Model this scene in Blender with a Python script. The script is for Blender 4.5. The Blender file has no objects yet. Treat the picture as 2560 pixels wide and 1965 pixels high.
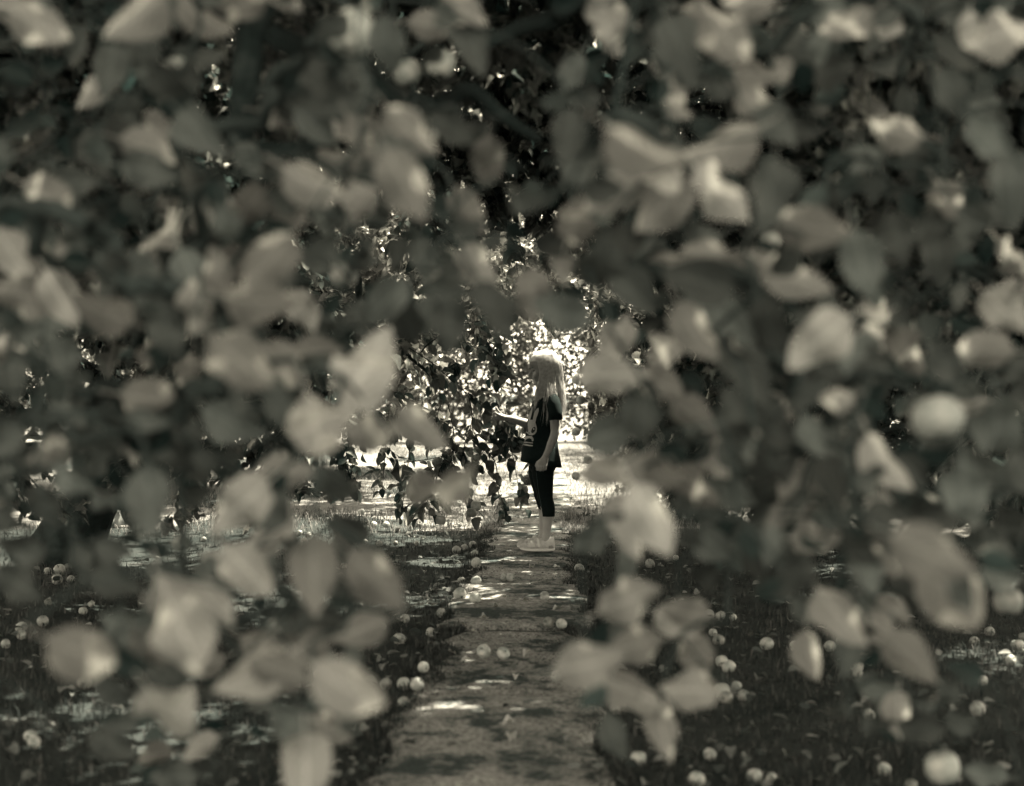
import bpy, bmesh, math, random
import numpy as np
from mathutils import Vector, Matrix
from mathutils.bvhtree import BVHTree

# ------------------------------------------------------------------ camera, sky, sun, exposure
random.seed(7)
RNG = np.random.default_rng(11)
SC = bpy.context.scene
COL = SC.collection
CAM_H = 0.96
F = 3563.0                      # focal length in pixels of the 2560 px wide photograph (50 mm lens)
camd = bpy.data.cameras.new('camera')
cam = bpy.data.objects.new('camera', camd)
COL.objects.link(cam)
cam.location = (0, 0, CAM_H)
cam.rotation_euler = (math.radians(90), 0, 0)
camd.sensor_width = 36.0
camd.lens = 50.1
camd.clip_start = 0.05
camd.clip_end = 600
camd.dof.use_dof = True
camd.dof.focus_distance = 8.55
camd.dof.aperture_fstop = 2.6
SC.camera = cam

SUN = Vector((0.40, 0.31, 0.86)).normalized()
world = bpy.data.worlds.new('World')
SC.world = world
world.use_nodes = True
wn, wl = world.node_tree.nodes, world.node_tree.links
wn.clear()
sky = wn.new('ShaderNodeTexSky')
sky.sky_type = 'NISHITA'
sky.sun_disc = False
sky.sun_elevation = math.asin(SUN.z)
sky.sun_rotation = math.atan2(SUN.x, SUN.y)
bw = wn.new('ShaderNodeRGBToBW')
tint = wn.new('ShaderNodeMix'); tint.data_type = 'RGBA'; tint.blend_type = 'MULTIPLY'
tint.inputs[0].default_value = 1.0
tint.inputs[7].default_value = (1.0, 0.90, 0.69, 1)
bgn = wn.new('ShaderNodeBackground'); bgn.inputs[1].default_value = 0.11
out = wn.new('ShaderNodeOutputWorld')
wl.new(sky.outputs[0], bw.inputs[0]); wl.new(bw.outputs[0], tint.inputs[6])
wl.new(tint.outputs[2], bgn.inputs[0]); wl.new(bgn.outputs[0], out.inputs[0])

sund = bpy.data.lights.new('sun', 'SUN')
sund.energy = 2.9
sund.angle = math.radians(0.5)
sund.color = (1.0, 0.905, 0.70)
sun = bpy.data.objects.new('sun', sund)
COL.objects.link(sun)
sun.rotation_euler = SUN.to_track_quat('Z', 'Y').to_euler()
sun.location = (6, 4, 12)

SC.view_settings.view_transform = 'Standard'
SC.view_settings.look = 'None'
SC.view_settings.gamma = 1.0
SC.view_settings.use_curve_mapping = False
SC.view_settings.exposure = 3.4
SC.cycles.max_bounces = 7
SC.cycles.diffuse_bounces = 4
SC.cycles.transmission_bounces = 4
SC.cycles.glossy_bounces = 2
SC.cycles.sample_clamp_indirect = 4.0
SC.cycles.use_denoising = True

# ------------------------------------------------------------------ helpers
def at(px, py, d):
    """world point that stands d metres ahead, from photograph coordinates"""
    return Vector(((px - 1280) / F * d, d, CAM_H + (982.5 - py) / F * d))

def project(P):
    P = np.asarray(P)
    d = np.maximum(P[:, 1], 1e-3)
    return 1280 + P[:, 0] / d * F, 982.5 - (P[:, 2] - CAM_H) / d * F, d

def ground_d(py):
    return CAM_H * F / max(py - 982.5, 1)

def inpoly(px, py, poly):
    px = np.asarray(px, float); py = np.asarray(py, float)
    r = np.zeros(px.shape, bool)
    n = len(poly); j = n - 1
    for i in range(n):
        xi, yi = poly[i]; xj, yj = poly[j]
        c = ((yi > py) != (yj > py)) & (px < (xj - xi) * (py - yi) / (yj - yi + 1e-9) + xi)
        r ^= c; j = i
    return r

def link(name, me, parent=None, mat=None):
    o = bpy.data.objects.new(name, me)
    COL.objects.link(o)
    if parent is not None: o.parent = parent
    if mat is not None and me is not None and not me.materials: me.materials.append(mat)
    return o

def tag(o, label=None, cat=None, group=None, kind=None):
    if label: o['label'] = label
    if cat: o['category'] = cat
    if group: o['group'] = group
    if kind: o['kind'] = kind
    return o

def empty(name, loc):
    o = bpy.data.objects.new(name, None); COL.objects.link(o); o.location = loc
    o.empty_display_size = 0.1
    return o

def mesh_np(name, V, faces, mat=None, smooth=True, uvr=None):
    """V (n,3); faces (m,k) array of equal size; uvr (n,3) per-vertex attribute"""
    V = np.ascontiguousarray(V, np.float32); faces = np.ascontiguousarray(faces, np.int32)
    me = bpy.data.meshes.new(name)
    m, k = faces.shape
    me.vertices.add(len(V)); me.vertices.foreach_set('co', V.ravel())
    me.loops.add(m * k); me.loops.foreach_set('vertex_index', faces.ravel())
    me.polygons.add(m)
    me.polygons.foreach_set('loop_start', np.arange(0, m * k, k, dtype=np.int32))
    me.polygons.foreach_set('loop_total', np.full(m, k, np.int32))
    me.polygons.foreach_set('use_smooth', np.full(m, smooth, bool))
    if uvr is not None:
        a = me.attributes.new('leafuv', 'FLOAT_VECTOR', 'POINT')
        a.data.foreach_set('vector', np.ascontiguousarray(uvr, np.float32).ravel())
    me.update(calc_edges=True)
    if mat: me.materials.append(mat)
    return me

def mesh_list(name, verts, faces, mat=None, smooth=True):
    me = bpy.data.meshes.new(name)
    me.from_pydata([tuple(v) for v in verts], [], faces)
    if smooth: me.polygons.foreach_set('use_smooth', [True] * len(me.polygons))
    me.update()
    if mat: me.materials.append(mat)
    return me

class MB:
    """collects tubes and lofts for one mesh"""
    def __init__(s): s.v = []; s.f = []
    def rings(s, rings, cap=True, closed=True):
        b = len(s.v); n = len(rings[0])
        for r in rings: s.v.extend(Vector(p) for p in r)
        for i in range(len(rings) - 1):
            for j in range(n if closed else n - 1):
                a = b + i * n + j; c = b + i * n + (j + 1) % n
                s.f.append((a, c, c + n, a + n))
        if cap:
            s.f.append(tuple(b + j for j in reversed(range(n))))
            s.f.append(tuple(b + (len(rings) - 1) * n + j for j in range(n)))
    def tube(s, pts, rad, n=6, rough=0.0, cap=True):
        pts = [Vector(p) for p in pts]
        if not hasattr(rad, '__len__'): rad = [rad] * len(pts)
        prev = None; R = []
        for i, p in enumerate(pts):
            t = (pts[min(i + 1, len(pts) - 1)] - pts[max(i - 1, 0)])
            if t.length < 1e-9: t = Vector((0, 0, 1))
            t.normalize()
            if prev is None:
                u = t.orthogonal().normalized()
            else:
                u = prev - t * prev.dot(t)
                u = u.normalized() if u.length > 1e-6 else t.orthogonal().normalized()
            prev = u; w = t.cross(u)
            ring = []
            for k in range(n):
                a = 2 * math.pi * k / n
                r = rad[i] * (1 + (random.uniform(-rough, rough) if rough else 0))
                ring.append(p + (u * math.cos(a) + w * math.sin(a)) * r)
            R.append(ring)
        s.rings(R, cap)
    def ellipsoid(s, c, r, nu=14, nv=9, M=None):
        c = Vector(c); R = []
        for i in range(nv):
            th = math.pi * (i + 0.02) / (nv - 1 + 0.04)
            ring = []
            for k in range(nu):
                a = 2 * math.pi * k / nu
                p = Vector((r[0] * math.sin(th) * math.cos(a), r[1] * math.sin(th) * math.sin(a), r[2] * math.cos(th)))
                if M: p = M @ p
                ring.append(c + p)
            R.append(ring[::-1])
        s.rings(R, True)
    def build(s, name, parent=None, mat=None, smooth=True):
        return link(name, mesh_list(name, s.v, s.f, mat, smooth), parent)

def smooth_poly(pts, n):
    """Catmull-Rom resample of a polyline to n points per span"""
    P = [Vector(p) for p in pts]
    P = [P[0] * 2 - P[1]] + P + [P[-1] * 2 - P[-2]]
    o = []
    for i in range(1, len(P) - 2):
        for k in range(n):
            t = k / n
            a, b, c, d = P[i - 1], P[i], P[i + 1], P[i + 2]
            o.append(0.5 * ((2 * b) + (c - a) * t + (2 * a - 5 * b + 4 * c - d) * t * t + (3 * b - a - 3 * c + d) * t ** 3))
    o.append(P[-2])
    return o

# ------------------------------------------------------------------ materials (warm grey / green-black, as the toned print)
def C(v, k=0.0):
    """grey of luminance v; k: 0 neutral, 1 green-black"""
    r, g, b = 1 - 0.50 * k, 1.0, 1 + 0.04 * k
    return (v * r, v * g, v * b, 1)

def newmat(name):
    m = bpy.data.materials.new(name); m.use_nodes = True
    nt = m.node_tree; nt.nodes.clear()
    o = nt.nodes.new('ShaderNodeOutputMaterial')
    return m, nt, nt.nodes, nt.links, o

def ramp(nt, stops, inp):
    r = nt.nodes.new('ShaderNodeValToRGB')
    el = r.color_ramp.elements
    while len(el) < len(stops): el.new(0.5)
    for e, (p, c) in zip(el, stops): e.position = p; e.color = c
    nt.links.new(inp, r.inputs[0])
    return r

def noise(nt, scale, detail=4, rough=0.55, coord=None, kind='Object'):
    n = nt.nodes.new('ShaderNodeTexNoise'); n.inputs['Scale'].default_value = scale
    n.inputs['Detail'].default_value = detail; n.inputs['Roughness'].default_value = rough
    if coord is None:
        tc = nt.nodes.new('ShaderNodeTexCoord'); coord = tc.outputs[kind]
    nt.links.new(coord, n.inputs['Vector'])
    return n

def mul(nt, a, b, fac=1.0):
    m = nt.nodes.new('ShaderNodeMix'); m.data_type = 'RGBA'; m.blend_type = 'MULTIPLY'
    m.inputs[0].default_value = fac
    nt.links.new(a, m.inputs[6])
    if isinstance(b, tuple): m.inputs[7].default_value = b
    else: nt.links.new(b, m.inputs[7])
    return m.outputs[2]

def bump(nt, h, strength, dist=0.01):
    b = nt.nodes.new('ShaderNodeBump'); b.inputs['Strength'].default_value = strength
    b.inputs['Distance'].default_value = dist
    nt.links.new(h, b.inputs['Height'])
    return b.outputs['Normal']

def leaf_material(name, lo, mid, hi, per_object, trans=0.38, k=0.35, gloss=0.05, under=1.35):
    m, nt, N, L, o = newmat(name)
    at_ = N.new('ShaderNodeAttribute'); at_.attribute_name = 'leafuv'
    sep = N.new('ShaderNodeSeparateXYZ'); L.new(at_.outputs['Vector'], sep.inputs[0])
    if per_object:
        oi = N.new('ShaderNodeObjectInfo'); rnd = oi.outputs['Random']
    else: rnd = sep.outputs[2]
    col = ramp(nt, [(0.0, C(lo, k)), (0.55, C(mid, k if under > 2 else k * 0.7)), (1.0, C(hi, k if under > 2 else k * 0.2))], rnd).outputs[0]
    # midrib and side veins in the leaf's own coordinates
    ab = N.new('ShaderNodeMath'); ab.operation = 'ABSOLUTE'; L.new(sep.outputs[0], ab.inputs[0])
    vein = ramp(nt, [(0.0, (1.55, 1.55, 1.55, 1)), (0.07, (1.25, 1.25, 1.25, 1)), (0.14, (1, 1, 1, 1))], ab.outputs[0])
    ma = N.new('ShaderNodeMath'); ma.operation = 'MULTIPLY_ADD'
    L.new(ab.outputs[0], ma.inputs[0]); ma.inputs[1].default_value = -0.55; L.new(sep.outputs[1], ma.inputs[2])
    sw = N.new('ShaderNodeMath'); sw.operation = 'MULTIPLY'; L.new(ma.outputs[0], sw.inputs[0]); sw.inputs[1].default_value = 44.0
    sn = N.new('ShaderNodeMath'); sn.operation = 'SINE'; L.new(sw.outputs[0], sn.inputs[0])
    vr = ramp(nt, [(0.0, (0.9, 0.9, 0.9, 1)), (0.8, (1, 1, 1, 1)), (1.0, (1.22, 1.22, 1.22, 1))], sn.outputs[0])
    col = mul(nt, mul(nt, col, vein.outputs[0]), vr.outputs[0])
    nz = noise(nt, 28.0, 3, 0.6)
    blot = ramp(nt, [(0.3, (0.72, 0.72, 0.72, 1)), (0.5, (1, 1, 1, 1)), (0.75, (1.15, 1.15, 1.15, 1))], nz.outputs[0])
    col = mul(nt, col, blot.outputs[0])
    geo = N.new('ShaderNodeNewGeometry')
    bk = N.new('ShaderNodeMix'); bk.data_type = 'RGBA'; bk.blend_type = 'MULTIPLY'
    L.new(geo.outputs['Backfacing'], bk.inputs[0]); L.new(col, bk.inputs[6]); bk.inputs[7].default_value = (under * (1.12 if under > 2 else 1), under, under * (0.987 if under > 2 else 1), 1)
    col = bk.outputs[2]
    df = N.new('ShaderNodeBsdfDiffuse'); L.new(col, df.inputs[0])
    tr = N.new('ShaderNodeBsdfTranslucent'); L.new(mul(nt, col, (1.25, 1.25, 1.2, 1)), tr.inputs[0])
    mx = N.new('ShaderNodeMixShader'); mx.inputs[0].default_value = trans
    L.new(df.outputs[0], mx.inputs[1]); L.new(tr.outputs[0], mx.inputs[2])
    gl = N.new('ShaderNodeBsdfGlossy'); gl.inputs['Roughness'].default_value = 0.42
    gl.inputs[0].default_value = (0.9, 0.9, 0.86, 1)
    lw = N.new('ShaderNodeFresnel'); lw.inputs[0].default_value = 1.38
    fm = N.new('ShaderNodeMath'); fm.operation = 'MULTIPLY'; L.new(lw.outputs[0], fm.inputs[0]); fm.inputs[1].default_value = gloss / 0.05
    cl = N.new('ShaderNodeClamp'); L.new(fm.outputs[0], cl.inputs[0])
    m2 = N.new('ShaderNodeMixShader'); L.new(cl.outputs[0], m2.inputs[0])
    L.new(mx.outputs[0], m2.inputs[1]); L.new(gl.outputs[0], m2.inputs[2])
    L.new(m2.outputs[0], o.inputs[0])
    return m

def simple(name, stops, scale=8.0, rough=0.8, bmp=0.0, bscale=40.0, detail=5, spec=0.25, kind='Object', rand=0.0):
    m, nt, N, L, o = newmat(name)
    p = N.new('ShaderNodeBsdfPrincipled')
    nz = noise(nt, scale, detail, 0.6, kind=kind)
    col = ramp(nt, stops, nz.outputs[0]).outputs[0]
    if rand:
        oi = N.new('ShaderNodeObjectInfo')
        rr = ramp(nt, [(0, (1 - rand,) * 3 + (1,)), (1, (1 + rand,) * 3 + (1,))], oi.outputs['Random'])
        col = mul(nt, col, rr.outputs[0])
    L.new(col, p.inputs['Base Color'])
    p.inputs['Roughness'].default_value = rough
    p.inputs['Specular IOR Level'].default_value = spec
    if bmp:
        nb = noise(nt, bscale, 5, 0.65, kind=kind)
        L.new(bump(nt, nb.outputs[0], bmp), p.inputs['Normal'])
    L.new(p.outputs[0], o.inputs[0])
    return m

M = {}
M['leaf_near'] = leaf_material('leaf_near', 0.036, 0.070, 0.120, True, 0.24, 0.22, 0.012, 2.5)
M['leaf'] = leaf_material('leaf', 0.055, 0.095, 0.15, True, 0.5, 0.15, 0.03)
M['leaf_mass'] = leaf_material('leaf_mass', 0.022, 0.042, 0.075, False, 0.45, 0.9, 0.015)  # darker copy for shaded crowns, their shade is put into the colour
M['leaf_sun'] = leaf_material('leaf_sun', 0.045, 0.085, 0.125, False, 0.5, 0.05, 0.03)  # brighter foliage copy for the trees in sun, sunlight put into the colour
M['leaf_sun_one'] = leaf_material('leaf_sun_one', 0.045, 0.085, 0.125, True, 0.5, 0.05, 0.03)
M['leaf_hedge'] = leaf_material('leaf_hedge', 0.02, 0.05, 0.10, False, 0.35, 0.1, 0.02)
M['litter'] = leaf_material('litter', 0.02, 0.06, 0.20, False, 0.15, 0.4, 0.01)
M['litter_one'] = leaf_material('litter_one', 0.12, 0.25, 0.42, True, 0.15, 0.05)
M['bark'] = simple('bark', [(0.3, C(0.006, 1)), (0.55, C(0.015, 0.9)), (0.8, C(0.045, 0.4))], 14, 0.9, 0.9, 30)
M['twig'] = simple('twig', [(0.3, C(0.012, .8)), (0.7, C(0.035, 0.5))], 30, 0.85, 0.3, 60)
def apple_material():
    m, nt, N, L, o = newmat('apple')
    p = N.new('ShaderNodeBsdfPrincipled'); p.inputs['Roughness'].default_value = 0.48; p.inputs['Specular IOR Level'].default_value = 0.35
    oi = N.new('ShaderNodeObjectInfo')
    tc = N.new('ShaderNodeTexCoord')
    ad = N.new('ShaderNodeVectorMath'); ad.operation = 'ADD'
    cb = N.new('ShaderNodeCombineXYZ'); ml = N.new('ShaderNodeMath'); ml.operation = 'MULTIPLY'; ml.inputs[1].default_value = 37.0
    L.new(oi.outputs['Random'], ml.inputs[0])
    for k in range(3): L.new(ml.outputs[0], cb.inputs[k])
    L.new(tc.outputs['Object'], ad.inputs[0]); L.new(cb.outputs[0], ad.inputs[1])
    n1 = noise(nt, 0.9, 3, 0.5, ad.outputs[0]); n2 = noise(nt, 2.6, 4, 0.6, ad.outputs[0]); n3 = noise(nt, 14, 3, 0.6, ad.outputs[0])
    col = ramp(nt, [(0.3, C(0.15, 0.25)), (0.5, C(0.27, 0.1)), (0.72, C(0.36))], n1.outputs[0]).outputs[0]
    rr = ramp(nt, [(0, (0.42, 0.42, 0.40, 1)), (0.25, (0.85, 0.85, 0.84, 1)), (1, (1.15, 1.15, 1.12, 1))], oi.outputs['Random'])
    bl = ramp(nt, [(0.27, (0.22, 0.24, 0.22, 1)), (0.34, (0.85, 0.85, 0.85, 1)), (0.5, (1, 1, 1, 1))], n2.outputs[0])
    sp = ramp(nt, [(0.3, (0.75, 0.75, 0.75, 1)), (0.5, (1, 1, 1, 1)), (0.72, (1.18, 1.18, 1.15, 1))], n3.outputs[0])
    L.new(mul(nt, mul(nt, mul(nt, col, rr.outputs[0]), bl.outputs[0]), sp.outputs[0]), p.inputs['Base Color'])
    L.new(p.outputs[0], o.inputs[0])
    return m
M['apple'] = apple_material()
M['stem'] = simple('stem', [(0.3, C(0.02, 1)), (0.7, C(0.04, 0.8))], 60, 0.9)
M['hair'] = simple('hair', [(0.3, C(0.36)), (0.5, C(0.54)), (0.7, C(0.72))], 60, 0.45, spec=0.4)
M['skin'] = simple('skin', [(0.3, C(0.24)), (0.7, C(0.30))], 20, 0.55, 0.05, 300)
M['shirt'] = simple('shirt', [(0.3, C(0.010, 1)), (0.7, C(0.016, 0.9))], 40, 0.9, 0.25, 30, spec=0.1)
M['print_pale'] = simple('print_pale', [(0.3, C(0.27)), (0.7, C(0.36))], 120, 0.8)
M['print_dark'] = simple('print_dark', [(0.3, C(0.006, 1)), (0.7, C(0.008, 1))], 20, 0.5)
M['leggings'] = simple('leggings', [(0.3, C(0.006, 1)), (0.7, C(0.010, 1))], 60, 0.85, 0.15, 60, spec=0.1)
M['stitch'] = simple('stitch', [(0.3, C(0.06, .6)), (0.7, C(0.09, .6))], 60, 0.85)
M['shoe'] = simple('shoe', [(0.3, C(0.34)), (0.7, C(0.44))], 60, 0.7, 0.15, 200)
M['shoe_dark'] = simple('shoe_dark', [(0.3, C(0.18)), (0.7, C(0.24))], 60, 0.7, 0.15, 200)
M['shoe_toe'] = simple('shoe_toe', [(0.3, C(0.27)), (0.7, C(0.34))], 60, 0.7, 0.15, 200)
M['strap'] = simple('strap', [(0.3, C(0.42)), (0.7, C(0.5))], 60, 0.7, 0.15, 200)
M['sole'] = simple('sole', [(0.3, C(0.46)), (0.7, C(0.56))], 60, 0.7, 0.1, 120)
M['log'] = simple('log', [(0.3, C(0.10, .3)), (0.55, C(0.22, .1)), (0.8, C(0.34))], 12, 0.9, 0.8, 26)
# ------------------------------------------------------------------ ground, path, grass
def path_x(y): return -0.06 + (y - 3.5) * 0.031
PW = 0.285

def ground_material():
    m, nt, N, L, o = newmat('ground')
    p = N.new('ShaderNodeBsdfPrincipled'); p.inputs['Roughness'].default_value = 0.95
    p.inputs['Specular IOR Level'].default_value = 0.1
    n1 = noise(nt, 3.0, 5, 0.6); n2 = noise(nt, 60.0, 4, 0.7)
    c1 = ramp(nt, [(0.3, C(0.022, 0.6)), (0.6, C(0.048, 0.3)), (0.8, C(0.085, 0.0))], n1.outputs[0])
    c2 = ramp(nt, [(0.25, (0.5, 0.5, 0.5, 1)), (0.55, (1, 1, 1, 1)), (0.8, (1.5, 1.5, 1.45, 1))], n2.outputs[0])
    L.new(mul(nt, c1.outputs[0], c2.outputs[0]), p.inputs['Base Color'])
    L.new(bump(nt, n2.outputs[0], 0.8, 0.02), p.inputs['Normal'])
    L.new(p.outputs[0], o.inputs[0])
    return m

def slab_material():
    m, nt, N, L, o = newmat('slab')
    p = N.new('ShaderNodeBsdfPrincipled'); p.inputs['Roughness'].default_value = 0.92
    p.inputs['Specular IOR Level'].default_value = 0.15
    tc = N.new('ShaderNodeTexCoord')
    geo = N.new('ShaderNodeNewGeometry')
    P = geo.outputs['Position']
    fine = noise(nt, 75.0, 5, 0.75, P); mid = noise(nt, 14.0, 6, 0.68, P); big = noise(nt, 2.6, 4, 0.6, P)
    c0 = ramp(nt, [(0.3, C(0.16, 0.1)), (0.5, C(0.31, 0.0)), (0.7, C(0.44))], mid.outputs[0])
    c1 = ramp(nt, [(0.36, (0.25, 0.27, 0.25, 1)), (0.5, (0.9, 0.9, 0.9, 1)), (0.64, (1.5, 1.5, 1.46, 1))], fine.outputs[0])
    col = mul(nt, c0.outputs[0], c1.outputs[0])
    # moss and damp dirt: its own patches
    mm = N.new('ShaderNodeMath'); mm.operation = 'MULTIPLY_ADD'
    L.new(mid.outputs[0], mm.inputs[0]); mm.inputs[1].default_value = 0.8; L.new(big.outputs[0], mm.inputs[2])
    mf = ramp(nt, [(0.86, (0, 0, 0, 1)), (1.0, (1, 1, 1, 1))], mm.outputs[0])
    mx = N.new('ShaderNodeMix'); mx.data_type = 'RGBA'
    L.new(mf.outputs[0], mx.inputs[0]); L.new(col, mx.inputs[6])
    moss = ramp(nt, [(0.35, C(0.022, 0.9)), (0.7, C(0.085, 0.4))], fine.outputs[0])
    L.new(moss.outputs[0], mx.inputs[7])
    L.new(mx.outputs[2], p.inputs['Base Color'])
    ad = N.new('ShaderNodeMath'); ad.operation = 'ADD'
    L.new(fine.outputs[0], ad.inputs[0]); L.new(mid.outputs[0], ad.inputs[1])
    L.new(bump(nt, ad.outputs[0], 1.0, 0.014), p.inputs['Normal'])
    L.new(p.outputs[0], o.inputs[0])
    return m
M['ground'] = ground_material()
M['slab'] = slab_material()

def grass_material():
    m, nt, N, L, o = newmat('grass')
    a = N.new('ShaderNodeAttribute'); a.attribute_name = 'leafuv'
    sep = N.new('ShaderNodeSeparateXYZ'); L.new(a.outputs['Vector'], sep.inputs[0])
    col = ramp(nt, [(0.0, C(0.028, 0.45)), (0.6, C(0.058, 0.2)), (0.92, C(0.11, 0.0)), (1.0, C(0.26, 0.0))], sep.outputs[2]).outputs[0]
    df = N.new('ShaderNodeBsdfDiffuse'); L.new(col, df.inputs[0])
    tr = N.new('ShaderNodeBsdfTranslucent'); L.new(col, tr.inputs[0])
    mx = N.new('ShaderNodeMixShader'); mx.inputs[0].default_value = 0.4
    L.new(df.outputs[0], mx.inputs[1]); L.new(tr.outputs[0], mx.inputs[2]); L.new(mx.outputs[0], o.inputs[0])
    return m
M['grass'] = grass_material()

g = MB()
# a sheet that reaches the horizon, finer and gently uneven near the path
xs = [-300, -80, -20, -8] + [x * 0.5 for x in range(-12, 13)] + [8, 20, 80, 300]
ys = [-40, -10, -3] + [y * 0.5 for y in range(-4, 41)] + [24, 30, 45, 80, 160, 420]
gv = []
for y in ys:
    for x in xs:
        off = abs(x - path_x(y)) - PW
        h = 0.0 if off < 0.5 else min(1.0, (off - 0.5) / 1.2) * (0.035 * math.sin(x * 2.3 + y * 1.1) + 0.03 * math.sin(y * 1.9 - x * 0.7))
        if abs(x) > 10 or y > 22 or y < -2: h = 0
        gv.append((x, y, h))
nx = len(xs)
gf = [(j * nx + i, j * nx + i + 1, (j + 1) * nx + i + 1, (j + 1) * nx + i) for j in range(len(ys) - 1) for i in range(nx - 1)]
ground = link('ground', mesh_list('ground', gv, gf, M['ground']))
tag(ground, 'shaded orchard lawn with bare dark soil under the apple trees', kind='structure')
def ground_z(x, y):
    off = abs(x - path_x(y)) - PW
    if off < 0.5 or abs(x) > 10 or y > 22 or y < -2: return 0.0
    return min(1.0, (off - 0.5) / 1.2) * (0.035 * math.sin(x * 2.3 + y * 1.1) + 0.03 * math.sin(y * 1.9 - x * 0.7))

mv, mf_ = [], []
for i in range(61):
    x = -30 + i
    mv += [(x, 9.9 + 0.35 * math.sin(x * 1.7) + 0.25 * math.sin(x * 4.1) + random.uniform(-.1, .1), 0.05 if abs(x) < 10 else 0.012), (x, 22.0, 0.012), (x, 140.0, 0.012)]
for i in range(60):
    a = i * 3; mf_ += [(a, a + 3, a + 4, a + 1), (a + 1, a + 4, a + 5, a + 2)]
M['meadow'] = simple('meadow', [(0.25, C(0.10, 0.2)), (0.5, C(0.18, 0.0)), (0.75, C(0.27))], 9, 0.95, 0.8, 50, spec=0.05)  # ground past the shade edge coloured paler to carry the sunlight
lv, lf_ = [], []
for i in range(61):
    x = -30 + i
    lv += [(x, -60.0, 0.004), (x, -8, 0.004), (x, -0.2 + 0.3 * math.sin(x * 2.1), 0.004)]
for i in range(60):
    a = i * 3; lf_ += [(a, a + 3, a + 4, a + 1), (a + 1, a + 4, a + 5, a + 2)]
tag(link('lawn', mesh_list('lawn', lv, lf_, M['ground'], False)), 'unseen sheet of lawn added behind the camera to bounce light onto near leaves', kind='structure')  # extra unseen sheet, added as a bounce for the near leaves
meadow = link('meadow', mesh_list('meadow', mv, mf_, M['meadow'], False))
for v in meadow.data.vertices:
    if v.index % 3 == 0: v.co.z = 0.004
tag(meadow, 'meadow beyond the shade of the trees, sunlight painted into its pale colour', kind='structure')
path = empty('path', (path_x(8.5), 8.5, 0)); tag(path, 'narrow path of worn concrete slabs leading to the girl', kind='structure')
joints = [0.7, 1.95, 3.2, 4.46, 5.73, 6.98, 8.24, 9.47, 10.7, 11.95, 13.2, 14.5, 15.8]
for i in range(len(joints) - 1):
    y0, y1 = joints[i], joints[i + 1]
    gap = 0.05 if i in (3, 4) else 0.020 if i in (3, 7) else 0.008
    y0 += gap / 2; y1 -= gap / 2
    nX, nY = 14, 26
    tilt = random.uniform(-0.004, 0.004); lift = {3: 0.012, 4: 0.032}.get(i, random.uniform(0.018, 0.028))
    ph = random.uniform(0, 9)
    V = []
    def edge(t, s): return 0.024 * math.sin(t * 11 + ph + s) + 0.006 * math.sin(t * 31 + 2 * ph + s) + 0.006 * math.sin(t * 67 + s * 3 + ph)
    for b in range(nY + 1):
        for a in range(nX + 1):
            u, v = a / nX, b / nY
            ex = edge(v, 0) * (1 - u) + edge(v, 2.1) * u
            ey = (edge(u, 4.0) * (1 - v) + edge(u, 1.3) * v) * 0.5
            y = y0 + (y1 - y0) * v + ey
            x = path_x(y) + (u - 0.5) * 2 * PW + ex
            z = lift + tilt * (v - 0.5) * 2 + random.uniform(-0.0012, 0.0012)
            if a in (0, nX) or b in (0, nY): z -= random.uniform(0.003, 0.010)
            V.append(Vector((x, y, z)) - path.location)
    nn = nX + 1
    Fc = [(b * nn + a, b * nn + a + 1, (b + 1) * nn + a + 1, (b + 1) * nn + a) for b in range(nY) for a in range(nX)]
    ring = [a for a in range(nn)] + [b * nn + nX for b in range(1, nY + 1)] + [nY * nn + a for a in range(nX - 1, -1, -1)] + [b * nn for b in range(nY - 1, 0, -1)]
    base = len(V)
    for r in ring: q = V[r].copy(); q.z = -0.05; V.append(q)
    for k in range(len(ring)):
        k2 = (k + 1) % len(ring)
        Fc.append((ring[k2], ring[k], base + k, base + k2))
    link('slab', mesh_list('slab', V, Fc, M['slab'], smooth=True), path)
SLAB_Z = 0.024

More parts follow.
